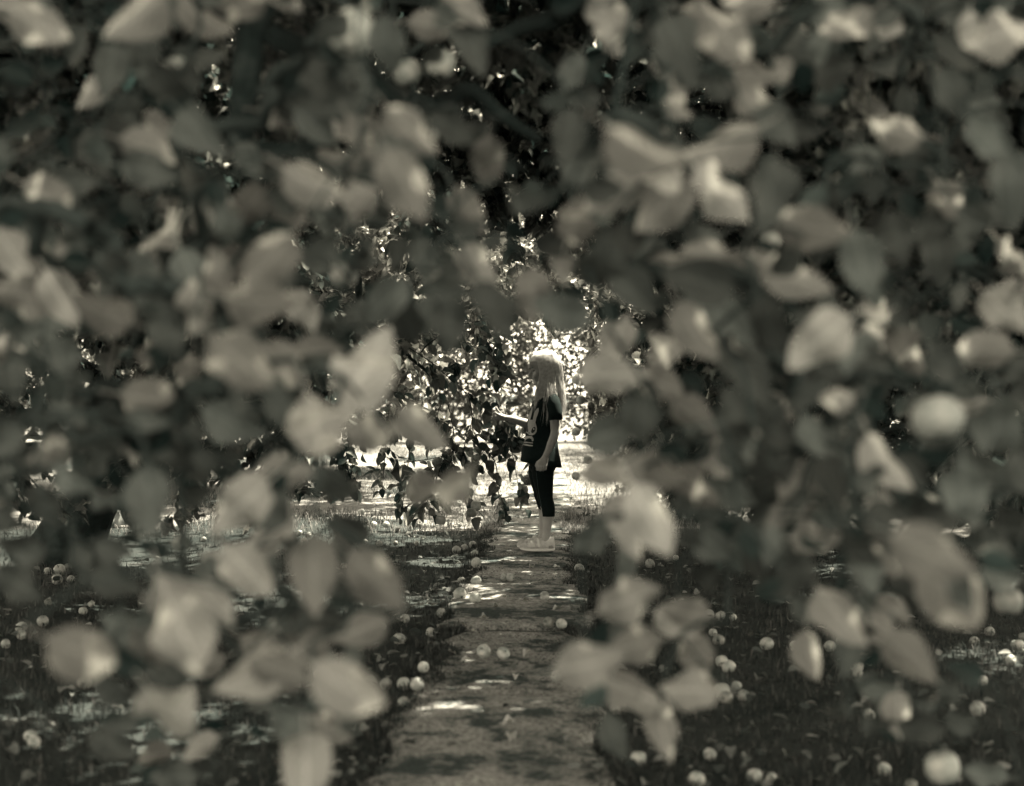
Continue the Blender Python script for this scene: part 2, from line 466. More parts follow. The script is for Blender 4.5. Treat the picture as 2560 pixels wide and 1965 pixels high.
# grass: one blade = one slim triangle pair bent at the middle
def make_grass():
    n = 190000
    d = 2.6 + 24 * RNG.random(n) ** 1.7
    x = (RNG.random(n) * 2 - 1) * (0.42 * d + 0.4)
    ne = 34000                                   # tufts that creep over the path edges
    d[:ne] = 3.0 + 8.0 * RNG.random(ne)
    x[:ne] = -0.06 + (d[:ne] - 3.5) * 0.031 + np.sign(RNG.random(ne) - 0.5) * (PW + 0.10 * RNG.random(ne) ** 1.5 - 0.055 + 0.03 * np.sin(d[:ne] * 13))
    off = np.abs(x - (-0.06 + (d - 3.5) * 0.031)) - PW
    fringe = off + 0.05 * np.sin(d * 7 + np.sign(x) * 2) + 0.03 * np.sin(d * 19 + 1) + 0.03 * RNG.random(n)
    clump = 0.5 + 0.5 * np.sin(x * 3.1 + 1.3 * np.sin(d * 2.2)) * np.sin(d * 2.7 + x * 1.7)
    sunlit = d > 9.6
    keep = ((fringe > -0.02) & ((RNG.random(n) < 0.40 + 0.6 * clump) | sunlit)) | ((np.arange(n) < ne) & (RNG.random(n) < 0.15 + 0.85 * (np.sin(d * 5.3 + np.sign(x) * 3) * np.sin(d * 2.1 + 1) > -0.1)))
    x, d, off, sunlit = x[keep], d[keep], off[keep], sunlit[keep]
    n = len(x)
    h = (0.014 + 0.030 * RNG.random(n)) * np.where(sunlit, 1.7, 1.0) * (0.7 + 0.6 * RNG.random(n))
    w = 0.0026 + 0.0022 * RNG.random(n) + 0.00022 * d
    ang = RNG.random(n) * 6.283; lean = RNG.random(n) * 0.9
    z0 = np.array([ground_z(a, b) for a, b in zip(x, d)])
    ca, sa = np.cos(ang), np.sin(ang)
    ux, uy = -sa, ca
    V = np.zeros((n, 5, 3)); U = np.zeros((n, 5, 3))
    for k, (t, ww) in enumerate([(0, 1), (0, -1), (0.55, 0.8), (0.55, -0.8), (1, 0)]):
        bx = lean * h * t * t
        V[:, k, 0] = x + ca * bx + ux * w * ww * 0.5
        V[:, k, 1] = d + sa * bx + uy * w * ww * 0.5
        V[:, k, 2] = z0 - 0.002 + h * t * (1 - 0.25 * lean * t)
    U[:, :, 2] = (RNG.random(n) * 0.9 + np.where(sunlit, 0.45, 0))[:, None]  # blades past the shade edge turn paler, sunlight put into their tone
    base = (np.arange(n) * 5)[:, None]
    Fq = np.concatenate([base + np.array([0, 1, 3]), base + np.array([0, 3, 2]), base + np.array([2, 3, 4])])
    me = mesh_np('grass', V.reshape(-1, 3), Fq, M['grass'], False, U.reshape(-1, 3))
    tag(link('grass', me), 'short sparse orchard grass beside the slab path', 'grass', kind='stuff')
make_grass()

# grit, crumbs of soil and bits of leaf on the slabs
def make_grit(n=12000):
    d = 3.1 + 8.5 * RNG.random(n) ** 1.2
    u = (RNG.random(n) * 2 - 1); u = np.sign(u) * np.abs(u) ** 0.7
    x = -0.06 + (d - 3.5) * 0.031 + u * (PW + 0.04)
    s = 0.0013 + 0.0032 * RNG.random(n) ** 2
    T = np.array([(1, 0, 0), (-0.5, 0.87, 0), (-0.5, -0.87, 0), (0, 0, 0.9)])
    ang = RNG.random(n) * 6.28
    V = np.zeros((n, 4, 3))
    for k in range(4):
        V[:, k, 0] = x + s * (T[k, 0] * np.cos(ang) - T[k, 1] * np.sin(ang)) * (1 + RNG.random(n))
        V[:, k, 1] = d + s * (T[k, 0] * np.sin(ang) + T[k, 1] * np.cos(ang)) * (1 + RNG.random(n))
        V[:, k, 2] = np.where(np.abs(u) > 0.97, 0.003, 0.019) + s * T[k, 2]
    U = np.zeros((n, 4, 3)); U[:, :, 2] = (RNG.random(n) ** 1.5)[:, None]
    b = (np.arange(n) * 4)[:, None]
    Fc = np.concatenate([b + np.array(q) for q in ((0, 1, 3), (1, 2, 3), (2, 0, 3))])
    tag(link('grit', mesh_np('grit', V.reshape(-1, 3), Fc, M['grass'], False, U.reshape(-1, 3))), 'grit and crumbs scattered over the worn slabs', 'grit', kind='stuff')
make_grit()

# ------------------------------------------------------------------ leaf shapes
def leaf_template(nl, nw, fold, curl, wave, seed, wid=0.31, petiole=True):
    """leaf along +x from 0 to 1, y across, z up; returns verts, quads, uvr"""
    r = random.Random(seed)
    V, U, Q = [], [], []
    ph = r.uniform(0, 6)
    for i in range(nl + 1):
        t = i / nl
        w = wid * (math.sin(math.pi * min(1, t ** 0.82)) ** 0.75) * (1 - 0.16 * t) if 0 < t < 1 else 0.0
        w = max(w, 0.008)
        if i == nl: w = 0.004
        for j in range(-nw, nw + 1):
            s = j / nw
            y = s * w
            z = fold * abs(y) - curl * (t - 0.15) ** 2 + wave * math.sin(t * 9 + ph + (1 if s > 0 else 2.4)) * abs(s) * w * 2
            x = t - 0.04 * abs(s) * w
            V.append((x, y, z)); U.append((s, t, 0))
    k = 2 * nw + 1
    for i in range(nl):
        for j in range(2 * nw):
            a = i * k + j
            Q.append((a, a + k, a + k + 1, a + 1))
    if petiole:
        b = len(V)
        V += [(-0.30, -0.012, -0.05), (-0.30, 0.012, -0.05), (0.02, 0.012, 0.0), (0.02, -0.012, 0.0)]
        U += [(0, 0, 0)] * 4
        Q.append((b, b + 3, b + 2, b + 1))
    V = [(v[0], v[1], v[2]) for v in V]
    return np.array(V), np.array(Q), np.array(U)

FINE = [leaf_template(8, 2, f, c, w, i, wd) for i, (f, c, w, wd) in enumerate(
    [(0.35, 0.25, 0.2, 0.34), (0.5, 0.4, 0.15, 0.32), (0.2, 0.2, 0.35, 0.36), (0.65, 0.3, 0.1, 0.35), (0.4, -0.2, 0.3, 0.32), (0.3, 0.6, 0.25, 0.35)])]
MASS = [leaf_template(5, 1, f, c, 0.0, i, 0.35, False) for i, (f, c) in enumerate([(0.3, 0.2), (0.5, 0.35), (0.15, 0.05), (0.7, 0.15)])]

MASS3 = [leaf_template(3, 1, f, c, 0.0, i, 0.35, False) for i, (f, c) in enumerate([(0.3, 0.2), (0.5, 0.35), (0.15, 0.05), (0.7, 0.15)])]

def leaf_meshes(prefix, mat):
    return [mesh_np('%s_%d' % (prefix, i), V, Q, mat, True, U) for i, (V, Q, U) in enumerate(FINE)]
LM = {k: leaf_meshes('leaf_' + k, M[k]) for k in ('leaf_near', 'leaf', 'leaf_sun_one', 'litter_one')}

def frames(A, Nn):
    A = A / np.linalg.norm(A, axis=1, keepdims=True)
    Nn = Nn - (Nn * A).sum(1, keepdims=True) * A
    ln = np.linalg.norm(Nn, axis=1, keepdims=True)
    bad = ln[:, 0] < 1e-3
    Nn[bad] = np.cross(A[bad], np.array([0.3, 0.5, 0.8])); ln = np.linalg.norm(Nn, axis=1, keepdims=True)
    Nn = Nn / ln
    return A, np.cross(Nn, A), Nn

def leaf_mass(name, P, A, Nn, S, mat, parent, origin, shapes=None):
    """many leaves joined in one mesh"""
    A, B, Nn = frames(A, Nn)
    Vs, Qs, Us = [], [], []; base = 0
    kind = RNG.integers(0, len(MASS), len(P)); rnd = RNG.random(len(P))
    for k, (V, Q, U) in enumerate(shapes or MASS):
        m = kind == k
        if not m.any(): continue
        p, a, b, nn, s = P[m] - np.array(origin), A[m], B[m], Nn[m], S[m][:, None, None]
        W = p[:, None, :] + s * (V[None, :, 0:1] * a[:, None, :] + V[None, :, 1:2] * b[:, None, :] + V[None, :, 2:3] * nn[:, None, :])
        n = len(p)
        UU = np.repeat(U[None], n, 0).copy(); UU[:, :, 2] = rnd[m][:, None]
        Qs.append((Q[None] + (np.arange(n) * len(V))[:, None, None]).reshape(-1, 4) + base)
        Vs.append(W.reshape(-1, 3)); Us.append(UU.reshape(-1, 3)); base += n * len(V)
    me = mesh_np(name, np.concatenate(Vs), np.concatenate(Qs), mat, True, np.concatenate(Us))
    o = link(name, me, parent); o['kind'] = 'stuff'
    return o

def leaf_objects(P, A, Nn, S, key, parent, origin):
    A, B, Nn = frames(A, Nn)
    org = Vector(origin)
    for i in range(len(P)):
        o = bpy.data.objects.new('leaf', random.choice(LM[key]))
        COL.objects.link(o); o.parent = parent
        a, b, n = Vector(A[i]), Vector(B[i]), Vector(Nn[i]); s = float(S[i])
        Mx = Matrix((a * s, b * s, n * s)).transposed().to_4x4()
        Mx.translation = Vector(P[i]) - org
        o.matrix_local = Mx
# ------------------------------------------------------------------ the near boughs: leaves seen one by one
# (x, y, length, width, angle, tone) read from four enlarged quarters of the photograph, scale 1.709
Q = {1: (0, 0), 2: (1280, 0), 3: (0, 983), 4: (1280, 983)}
NEAR = {1: [
 (170,110,250,140,30,.45),(60,40,140,110,0,.4),(590,70,280,130,-35,.5),(560,150,170,110,90,.35),(870,85,230,150,40,.6),(1040,20,220,90,0,.55),
 (1850,110,200,120,10,.4),(2020,170,220,170,80,.45),(1980,50,200,140,40,.4),(1540,350,140,95,80,.5),(890,250,130,65,-20,.5),(730,440,120,75,10,.4),
 (610,250,200,120,90,.35),(470,300,210,50,95,.4),(1430,430,240,95,5,.5),(1190,480,180,85,10,.5),(1350,540,200,150,40,.5),(1540,590,200,125,60,.6),
 (1460,680,200,100,5,.65),(1060,690,170,115,60,.5),(1160,720,160,70,20,.45),(1340,790,270,165,30,.6),(1730,780,320,200,60,.65),(1540,810,200,150,-30,.6),
 (1220,890,190,115,30,.65),(1060,880,200,125,-40,.5),(950,840,130,100,90,.45),(2000,900,210,150,60,.6),(2090,700,200,170,90,.4),(1940,540,210,90,20,.4),
 (1700,530,140,95,0,.4),(500,580,180,105,90,.5),(640,640,250,110,20,.4),(640,730,230,125,10,.4),(850,560,250,180,45,.35),(410,660,210,125,60,.35),
 (300,780,190,60,0,.35),(210,850,250,145,30,.45),(340,880,150,125,70,.4),(690,980,220,125,-30,.65),(570,880,130,85,40,.35),(490,930,110,95,0,.4),
 (1390,960,150,115,60,.5),(160,1040,210,85,85,.5),(70,1100,230,95,60,.55),(330,1020,190,85,95,.4),(1150,1120,290,175,-50,.65),(1110,1295,270,115,10,.65),
 (560,1160,250,135,20,.5),(780,1270,180,70,90,.4),(820,1180,240,70,65,.4),(1640,1290,240,130,-40,.5),(1810,1110,170,110,80,.5),(2040,1150,200,155,60,.65),
 (1740,1380,200,155,90,.3),(1920,1390,230,155,90,.4),(2110,1330,270,155,60,.5),(100,1260,260,125,10,.5),(260,1270,250,180,60,.65),(440,1330,250,145,20,.65),
 (200,1370,210,110,20,.5),(50,1480,160,125,20,.6),(250,1510,190,115,10,.45),(640,1520,130,105,80,.95),(800,1590,150,70,100,.6),(920,1390,130,115,0,.5),
 (1030,1550,320,210,40,.7),(1570,1570,300,250,-60,.85),(1360,1500,200,130,0,.45),(1100,1430,170,115,80,.35),(270,1630,140,95,0,.5),(50,1600,210,145,80,.35)],
2: [
 (430,60,210,135,30,.4),(600,130,170,115,-30,.4),(720,200,270,155,70,.25),(920,170,290,205,60,.5),(810,320,160,125,-45,.6),(1050,320,200,80,10,.6),
 (690,430,210,90,60,.6),(300,420,150,95,0,.4),(240,590,240,155,100,.4),(1070,470,250,135,40,.6),(570,640,350,185,35,.7),(900,620,300,145,-25,.65),
 (450,820,250,185,-30,.5),(650,880,280,205,-45,.65),(910,820,310,185,40,.7),(300,720,150,90,0,.5),(1100,840,310,165,100,.3),(1280,980,280,115,15,.5),
 (1250,560,150,65,0,.5),(1210,210,200,165,30,.45),(1430,110,220,145,-30,.55),(1370,300,210,105,-20,.45),(1600,90,170,95,10,.5),(1700,30,170,95,0,.5),
 (1920,80,210,115,0,.5),(2080,160,280,145,-20,.65),(1920,220,240,95,30,.3),(1990,450,180,115,0,.45),(1630,560,240,125,10,.45),(1880,400,220,140,60,.25),
 (2140,800,290,175,80,.4),(1870,860,190,95,60,.45),(1950,920,150,70,50,.5),(1780,920,230,105,-60,.4),(1500,1130,270,205,80,.4),(1820,1090,230,115,80,.4),
 (1920,1110,130,85,20,.6),(370,1160,240,195,100,.5),(520,1250,250,145,30,.55),(800,1200,290,145,15,.5),(1010,1130,210,155,-20,.45),(1200,1190,270,155,25,.65),
 (790,1010,140,95,80,.4),(210,1330,250,175,20,.4),(440,1450,210,125,-60,.5),(640,1450,190,155,0,.7),(780,1420,270,95,60,.55),(920,1370,270,185,45,.25),
 (1100,1400,230,175,70,.45),(1310,1460,290,175,-40,.5),(1560,1460,170,95,40,.6),(1690,1500,210,140,60,.8),(1520,1550,200,95,10,.5),(1280,1600,190,105,90,.5),
 (1000,1600,270,185,45,.55),(420,1600,250,145,-10,.4),(640,1640,200,125,30,.5),(2000,1500,270,135,0,.4),(2110,1330,230,95,40,.45),(2150,1260,150,90,30,.45),
 (1360,1320,130,70,30,.5),(2150,1100,200,120,40,.4),(1720,700,180,110,70,.3),(2050,620,200,130,40,.2),(1650,1340,190,120,60,.35)],
3: [
 (1350,150,290,225,70,.8),(1600,170,230,155,0,.6),(1790,150,200,175,45,.7),(1970,370,250,195,-20,.8),(1790,410,160,125,90,.7),
 (650,30,270,105,10,.45),(120,270,190,155,0,.4),(990,130,270,205,30,.25),(1220,340,220,80,0,.45),(640,470,290,185,80,.5),(1030,480,280,145,-40,.55),
 (1170,570,250,145,-60,.45),(1450,420,220,205,60,.35),(1490,580,190,90,20,.35),(450,720,130,105,40,.4),(490,800,210,145,20,.5),(870,760,190,115,-50,.7),
 (1060,760,270,135,45,.6),(1340,760,290,155,90,.5),(1610,800,310,145,45,.6),(740,920,290,225,60,.55),(790,1030,340,205,60,.6),(560,980,250,135,0,.3),
 (360,1120,350,135,20,.65),(590,1070,130,105,40,.4),(1130,1080,200,85,20,.55),(1540,1010,220,115,-20,.65),(1350,960,210,95,0,.45),(1280,1040,160,100,40,.5),
 (1080,1210,300,205,-30,.6),(870,1160,170,85,-20,.5),(1490,1265,350,175,30,.7),(720,1390,300,235,70,.65),(620,1370,140,85,10,.6),(500,1270,210,105,40,.35),
 (480,1500,200,125,30,.5),(660,1550,130,105,0,.45),(860,1510,160,85,-30,.45),(1410,1430,200,145,30,.65),(1230,1440,140,85,20,.45),(1310,1600,290,185,90,.5),
 (740,1640,180,115,0,.4),(350,720,150,95,85,.08),(300,60,220,150,40,.2),(60,520,200,150,30,.2),(200,480,190,130,60,.18),(90,660,200,150,10,.22),(80,820,210,150,30,.3),(820,280,230,170,30,.2),(640,200,220,150,60,.2),(40,360,150,110,70,.3)],
4: [
 (420,170,230,155,-20,.45),(560,80,200,165,60,.5),(430,340,260,175,-30,.85),(620,340,250,125,20,.8),(790,400,210,105,45,.7),(600,540,310,235,60,.7),
 (500,580,240,165,80,.65),(340,600,210,120,-35,.12),(480,740,160,120,95,.06),(500,880,250,95,-20,.45),(740,940,200,135,10,.55),(1000,270,190,145,0,.8),
 (1220,320,180,135,30,.8),(1360,400,190,115,70,.65),(1210,430,210,125,90,.5),(1600,300,270,205,60,.65),(2080,150,270,225,70,.5),
 (1940,430,270,115,80,.5),(1720,330,170,95,45,.4),(1300,620,200,145,0,.7),(1420,600,140,85,30,.5),(1050,560,210,135,-30,.4),(860,650,200,125,40,.35),
 (1790,690,340,185,25,.65),(1880,860,310,250,60,.6),(2070,670,230,80,60,.5),(1600,680,200,120,80,.45),(1500,740,180,115,90,.4),(1270,930,180,125,30,.5),
 (1400,960,270,105,55,.6),(1270,1120,190,115,85,.5),(1570,1020,210,155,60,.4),(1700,1130,250,165,40,.45),(330,1160,280,125,-10,.6),(520,1080,230,145,-10,.6),
 (440,1240,230,125,20,.65),(790,1120,170,145,60,.6),(760,1270,230,125,0,.65),(590,1310,190,115,30,.65),(640,1440,190,70,88,.6),(440,1470,190,125,75,.45),
 (690,980,170,125,30,.55),(1560,1250,170,95,20,.35),(1650,1370,180,85,90,.45),(1760,1430,210,95,10,.35),(1930,1410,160,105,40,.4),(2020,1620,170,105,10,.5),
 (1820,1300,190,105,-30,.08),(1940,1190,140,105,20,.45),(1180,720,220,150,40,.12),(1010,690,200,130,70,.15),(940,430,220,150,30,.2),(1440,240,190,130,80,.4),(1780,560,190,120,60,.35),(1680,480,150,90,10,.3),
 (2060,360,200,130,40,.3),(2150,560,170,110,50,.35),(2100,780,190,120,20,.4),(880,300,200,60,90,.5),(1130,160,210,140,30,.45),(1320,170,200,150,10,.5),(960,120,200,150,60,.5),(780,100,200,140,30,.45)]}
NEAR_APPLES = {1: [(1500,140,98,'large blurred apple hanging near the top, left of the upper limbs'),(1740,310,66,'dim blurred apple hanging left of a brighter one at the upper limb'),(1885,270,62,'pale blurred apple hanging just above the dark forked limb'),
 (770,330,90,'blurred apple with a dark calyx hanging near the upper left trunk'),(1820,565,58,'small blurred apple hanging under the dark forked limb'),(1470,1170,66,'half hidden blurred apple among the leaves above left of the girl'),
 (1880,1210,80,'bright blurred apple hanging straight above the bough the girl reaches for'),(1050,1470,70,'dim blurred apple among leaves left of the big pale leaf')],
 2: [(1105,1030,46,'small round blurred apple in the dark foliage right of the big pale leaves')],
 3: [(775,640,42,'small pale blurred apple low on the left boughs above the sunlit grass'),(1190,980,46,'bright blurred apple hanging low on the left boughs'),(1195,270,36,'small dim blurred apple on the left boughs beside the bright leaf')],
 4: [(1820,110,112,'largest blurred apple hanging on the right boughs'),(1470,40,72,'blurred apple hanging left of the largest one on the right'),(2120,890,62,'pale blurred apple hanging at the right edge'),
 (1840,1600,72,'blurred apple hanging lowest on the right boughs near the bottom edge'),(525,175,28,'tiny blurred apple to the right of the girl at shirt height')]}

OPEN = [[(950,870),(1060,840),(1230,790),(1440,830),(1570,900),(1550,1050),(1480,1140),(1480,1290),(1410,1400),(1420,1600),(1400,1640),(1460,1800),(1490,1965),(940,1965),(950,1800),(985,1600),(990,1450),(940,1330),(790,1310),(740,1240),(900,1170),(985,1060)],
 [(0,1360),(220,1330),(250,1450),(120,1620),(230,1760),(280,1965),(0,1965)], [(1600,1490),(2050,1540),(2060,1650),(1900,1680),(2000,1800),(2050,1965),(1480,1965),(1560,1800)],
 [(2250,1560),(2560,1500),(2560,1965),(2560,1965),(2420,1900)], [(120,1180),(320,1150),(330,1260),(180,1300)], [(400,1270),(640,1290),(630,1350),(420,1360)], [(1490,1330),(1680,1290),(1700,1500),(1510,1480)],
 [(1100,170),(1250,190),(1390,320),(1340,390),(1200,320)], [(1180,60),(1390,0),(1410,100),(1200,170)], [(545,70),(680,70),(665,330),(830,330),(810,420),(545,430)]]

def pick_normal(a, tone):
    """how the leaf blade is turned: pale leaves face the open sky behind the camera, dim ones face the ground"""
    up = -0.95 + 2.0 * tone + random.uniform(-0.22, 0.22)
    n0 = Vector((random.uniform(-0.35, 0.35), -0.85, up))
    n = n0 - a * n0.dot(a)
    if n.length < 0.15: n = Vector((0, -1, 0.2)) - a * (-a.y + 0.2 * a.z)
    return n.normalized()

near = {'left': [], 'right': []}     # entries: tip point, base point, normal, length
def add_near(cx, cy, Lp, Wp, ang, tone, d):
    th = math.radians(ang)
    if random.random() < 0.5 and abs(math.sin(th)) < 0.5: th += math.pi
    if math.sin(th) < -0.35 and random.random() < 0.75: th += math.pi     # most tips hang down
    dep = random.uniform(-0.35, 0.35)
    if Wp / Lp > 0.68: dep = random.choice((-0.7, 0.7))
    inpl = Vector((math.cos(th), 0, -math.sin(th)))
    a = (inpl + Vector((0, dep, 0))).normalized()
    s = Lp / F * d / max(0.5, math.hypot(a.x, a.z))
    c = at(cx, cy, d)
    base = c - a * s * 0.5
    n = pick_normal(a, tone)
    if tone + random.uniform(-0.12, 0.12) > 0.47: n = -n       # pale downy underside turned this way
    (near['left'] if c.x < 0.03 + 0.1 * (c.z - 1.0) else near['right']).append((base, a, n, s))
for q, (ox, oy) in Q.items():
    for (x, y, L_, W_, an, tn) in NEAR[q]:
        L_ /= 1.709; W_ /= 1.709
        d = min(2.45, max(1.3, 1.38 + (200 - L_) * 0.0072)) + random.uniform(-0.08, 0.12)
        add_near(ox + x / 1.709, oy + y / 1.709, L_ * 1.12, W_, an, tn, d)
        # sprays: companions on the same spur
        for _ in range(2):
            if random.random() > 0.72: continue
            th = random.uniform(0, 6.28); rr = L_ * random.uniform(0.45, 0.95)
            qx, qy = ox + x / 1.709 + math.cos(th) * rr, oy + y / 1.709 + math.sin(th) * rr
            if any(inpoly([qx + dx], [qy + dy], p)[0] for p in OPEN for dx, dy in ((0, 0), (40, 0), (-40, 0), (0, 40), (0, -40))): continue
            l2 = L_ * random.uniform(0.5, 0.9)
            add_near(qx, qy, l2, l2 * random.uniform(0.4, 0.7), an + random.uniform(-70, 70), max(0, tn + random.uniform(-0.3, 0.08)), d + random.uniform(0.03, 0.25))
# leaves behind those, deeper in the same boughs
tries = 0; fill = 0
while fill < 780 and tries < 20000:
    tries += 1
    px, py = random.uniform(-120, 2680), random.uniform(-140, 1820)
    if any(inpoly([px], [py], p)[0] for p in OPEN): continue
    if any(inpoly([px + dx], [py + dy], p)[0] for p in OPEN for dx, dy in ((45, 0), (-45, 0), (0, 45), (0, -45))): continue
    if py > 1650 and random.random() < 0.55: continue
    if fill > 750: px = random.uniform(-40, 340); py = random.uniform(1060, 1400)
    elif fill > 715: px = random.uniform(1880, 2560); py = random.uniform(1230, 1370)
    elif fill > 580: px = random.choice((random.uniform(-60, 760), random.uniform(1650, 2600))); py = random.uniform(960, 1230)
    d = random.uniform(1.6, 3.1)
    s = random.uniform(0.040, 0.074)
    add_near(px, py, s * F / d * random.uniform(0.7, 1), s * F / d * 0.6, random.uniform(0, 180), random.uniform(0.0, 0.5), d)
    fill += 1

def bark_trunk(pts, r0, r1, flare=1.35):
    """ridged trunk: furrows run along it and wander"""
    n = 34; mb = MB(); R = []; pts = [Vector(p) for p in pts]; K = len(pts)
    ph = [random.uniform(0, 6.28) for _ in range(6)]; u = None
    for i, p in enumerate(pts):
        t = (pts[min(i + 1, K - 1)] - pts[max(i - 1, 0)]).normalized()
        u = t.orthogonal().normalized() if u is None else (u - t * u.dot(t)).normalized()
        w = t.cross(u); f = i / (K - 1)
        r = r0 + (r1 - r0) * f; r *= 1 + (flare - 1) * max(0, 1 - f * 6) ** 2
        ring = []
        for k in range(n):
            a = 2 * math.pi * k / n
            m = 0.07 * math.sin(3 * a + ph[0] + f * 3) + 0.05 * math.sin(7 * a + ph[1] + 5 * f) + 0.055 * math.sin(15 * a + ph[2] + 2.5 * math.sin(f * 9 + ph[3])) + random.uniform(-.025, .025)
            ring.append(p + (u * math.cos(a) + w * math.sin(a)) * r * (1 + m))
        R.append(ring)
    mb.rings(R); return mb

def grow_near(entries, boughs, name, label, trunk_pts, trunk_r, extra):
    """trunk and boughs, then twigs that join every leaf to the nearest wood (a spanning tree)"""
    base = Vector(trunk_pts[0])
    root = empty(name, base); tag(root, label, 'tree', 'apple trees of the orchard')
    tp = smooth_poly(trunk_pts, 8)
    tb = bark_trunk([p - base for p in tp], trunk_r, trunk_r * 0.55)
    tb.build('trunk', root, M['bark'])
    nodes = []
    for pts, r0, r1 in boughs:
        bb = MB(); bp = smooth_poly(pts, 7)
        bb.tube([p - base for p in bp], [r0 + (r1 - r0) * i / (len(bp) - 1) for i in range(len(bp))], 8, 0.06)
        bb.build('bough', root, M['bark'])
        nodes += bp
    n0 = len(nodes)
    P = np.array([tuple(p) for p in nodes] + [tuple(e[0] - e[1] * e[3] * 0.30) for e in entries] + [tuple(p) for p in extra])
    n = len(P); inn = np.zeros(n, bool); inn[:n0] = True
    parent = np.full(n, -1)
    def cost(j, idx):
        dlt = P[idx] - P[j]; dd = np.linalg.norm(dlt, axis=1)
        mx, my, _ = project((P[idx] + P[j]) / 2)
        c = dd * (1 + 0.5 * np.clip(dlt[:, 2] / (dd + 1e-6), 0, 1))       # wood above its leaves
        return c * np.where(inpoly(mx, my, OPEN[0]), 6, 1)
    best = np.full(n, 1e9); who = np.full(n, -1)
    todo = np.arange(n0, n)
    for j in range(n0):
        c = cost(j, todo); m = c < best[todo]; best[todo[m]] = c[m]; who[todo[m]] = j
    order = []
    for _ in range(n - n0):
        rem = np.where(~inn)[0]
        k = rem[np.argmin(best[rem])]
        inn[k] = True; parent[k] = who[k]; order.append(k)
        rem = np.where(~inn)[0]
        if len(rem):
            c = cost(k, rem); m = c < best[rem]; best[rem[m]] = c[m]; who[rem[m]] = k
    desc = np.ones(n)
    for k in reversed(order):
        if parent[k] >= 0: desc[parent[k]] += desc[k]
    tw = MB()
    for k in order:
        p0, p1 = Vector(P[parent[k]]), Vector(P[k])
        mid = (p0 + p1) / 2 + Vector((random.uniform(-1, 1), random.uniform(-1, 1), random.uniform(0, 1.4))) * (p1 - p0).length * 0.10
        r1 = 0.0013 + 0.0006 * math.sqrt(desc[k]); r0 = 0.0015 + 0.0006 * math.sqrt(min(desc[parent[k]], desc[k] * 3))
        tw.tube([p0 - base, mid - base, p1 - base], [r0, (r0 + r1) / 2, r1], 5, cap=False)
    tw.build('twigs', root, M['twig'])['kind'] = 'stuff'
    es = sorted(entries, key=lambda e: -(e[3] / e[0].y))
    sel = es[:300]; rest = es[300:]
    arr = lambda L, i: np.array([tuple(e[i]) for e in L])
    leaf_objects(arr(sel, 0), arr(sel, 1), arr(sel, 2), np.array([e[3] for e in sel]), 'leaf_near', root, base)
    if rest:
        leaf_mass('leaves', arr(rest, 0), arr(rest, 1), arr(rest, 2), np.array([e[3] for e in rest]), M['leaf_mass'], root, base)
    return root

HANG = []
for q, (ox, oy) in Q.items():
    for (x, y, r, lab) in NEAR_APPLES[q]:
        r /= 1.709
        d = min(max((0.030 if r > 38 else 0.026) * F / r, 1.45), 2.6)
        HANG.append((at(ox + x / 1.709, oy + y / 1.709, d), r / F * d, lab))
NEAR_ALL = near['left'] + near['right']
grow_near(near['left'], [
    ([(-2.3, 1.9, 1.35), (-1.6, 2.0, 1.85), (-0.8, 2.1, 1.98), (-0.1, 2.2, 1.80)], 0.045, 0.010),
    ([(-2.3, 1.9, 1.2), (-1.5, 1.9, 1.45), (-1.15, 2.0, 1.38), (-0.95, 2.05, 1.25)], 0.03, 0.006),
    ([(-2.3, 1.9, 1.0), (-1.5, 2.1, 1.10), (-1.15, 2.2, 0.95), (-0.95, 2.2, 0.78)], 0.025, 0.005),
    ], 'apple_tree', 'near apple tree whose blurred leafy boughs fill the left foreground', [(-2.75, 1.7, -0.05), (-2.6, 1.75, 0.5), (-2.4, 1.85, 1.0), (-2.25, 1.9, 1.5), (-2.2, 2.0, 2.3)], 0.12, [p + Vector((0, 0, 1.15 * r)) for p, r, l in HANG if p.x < 0.03])
grow_near(near['right'], [
    ([(2.3, 2.0, 1.4), (1.6, 2.05, 1.9), (0.9, 2.1, 2.0), (0.25, 2.15, 1.78)], 0.045, 0.010),
    ([(0.25, 2.15, 1.78), at(1600, -60, 1.9), at(1565, 140, 1.75), at(1520, 350, 1.68)], 0.007, 0.004),
    ([(2.3, 2.0, 1.25), (1.5, 1.95, 1.5), (1.15, 2.0, 1.38), (0.95, 2.05, 1.25)], 0.03, 0.006),
    ([(2.3, 2.0, 1.0), (1.5, 2.0, 1.12), (1.15, 2.1, 0.95), (0.95, 2.1, 0.78)], 0.025, 0.005),
    ], 'apple_tree', 'near apple tree whose blurred leafy boughs fill the right foreground', [(2.8, 1.8, -0.05), (2.6, 1.85, 0.5), (2.4, 1.95, 1.0), (2.3, 2.0, 1.5), (2.25, 2.1, 2.3)], 0.12, [p + Vector((0, 0, 1.15 * r)) for p, r, l in HANG if p.x >= 0.03])

# ------------------------------------------------------------------ apples
def apple_mesh(name, seed, nu=16):
    r = random.Random(seed)
    prof = [(0.0, 0.70), (0.10, 0.72), (0.22, 0.84), (0.42, 0.95), (0.70, 0.86), (0.92, 0.55), (1.0, 0.12), (0.96, -0.30), (0.80, -0.68), (0.55, -0.88), (0.32, -0.93), (0.14, -0.84), (0.0, -0.80)]
    mb = MB(); R = []
    sq = r.uniform(0.86, 0.98); l5 = r.uniform(0.01, 0.035); sk = r.uniform(-0.05, 0.05)
    for (a, z) in prof:
        ring = []
        for k in range(nu):
            th = 2 * math.pi * k / nu
            rr = max(a, 0.004) * (1 + l5 * math.cos(5 * th) * (0.4 - z * 0.6) + 0.03 * math.cos(th + seed))
            ring.append((rr * math.cos(th) + sk * z, rr * math.sin(th), z * sq))
        R.append(ring[::-1])
    mb.rings(R, True)
    return mesh_list(name, mb.v, mb.f, M['apple'])
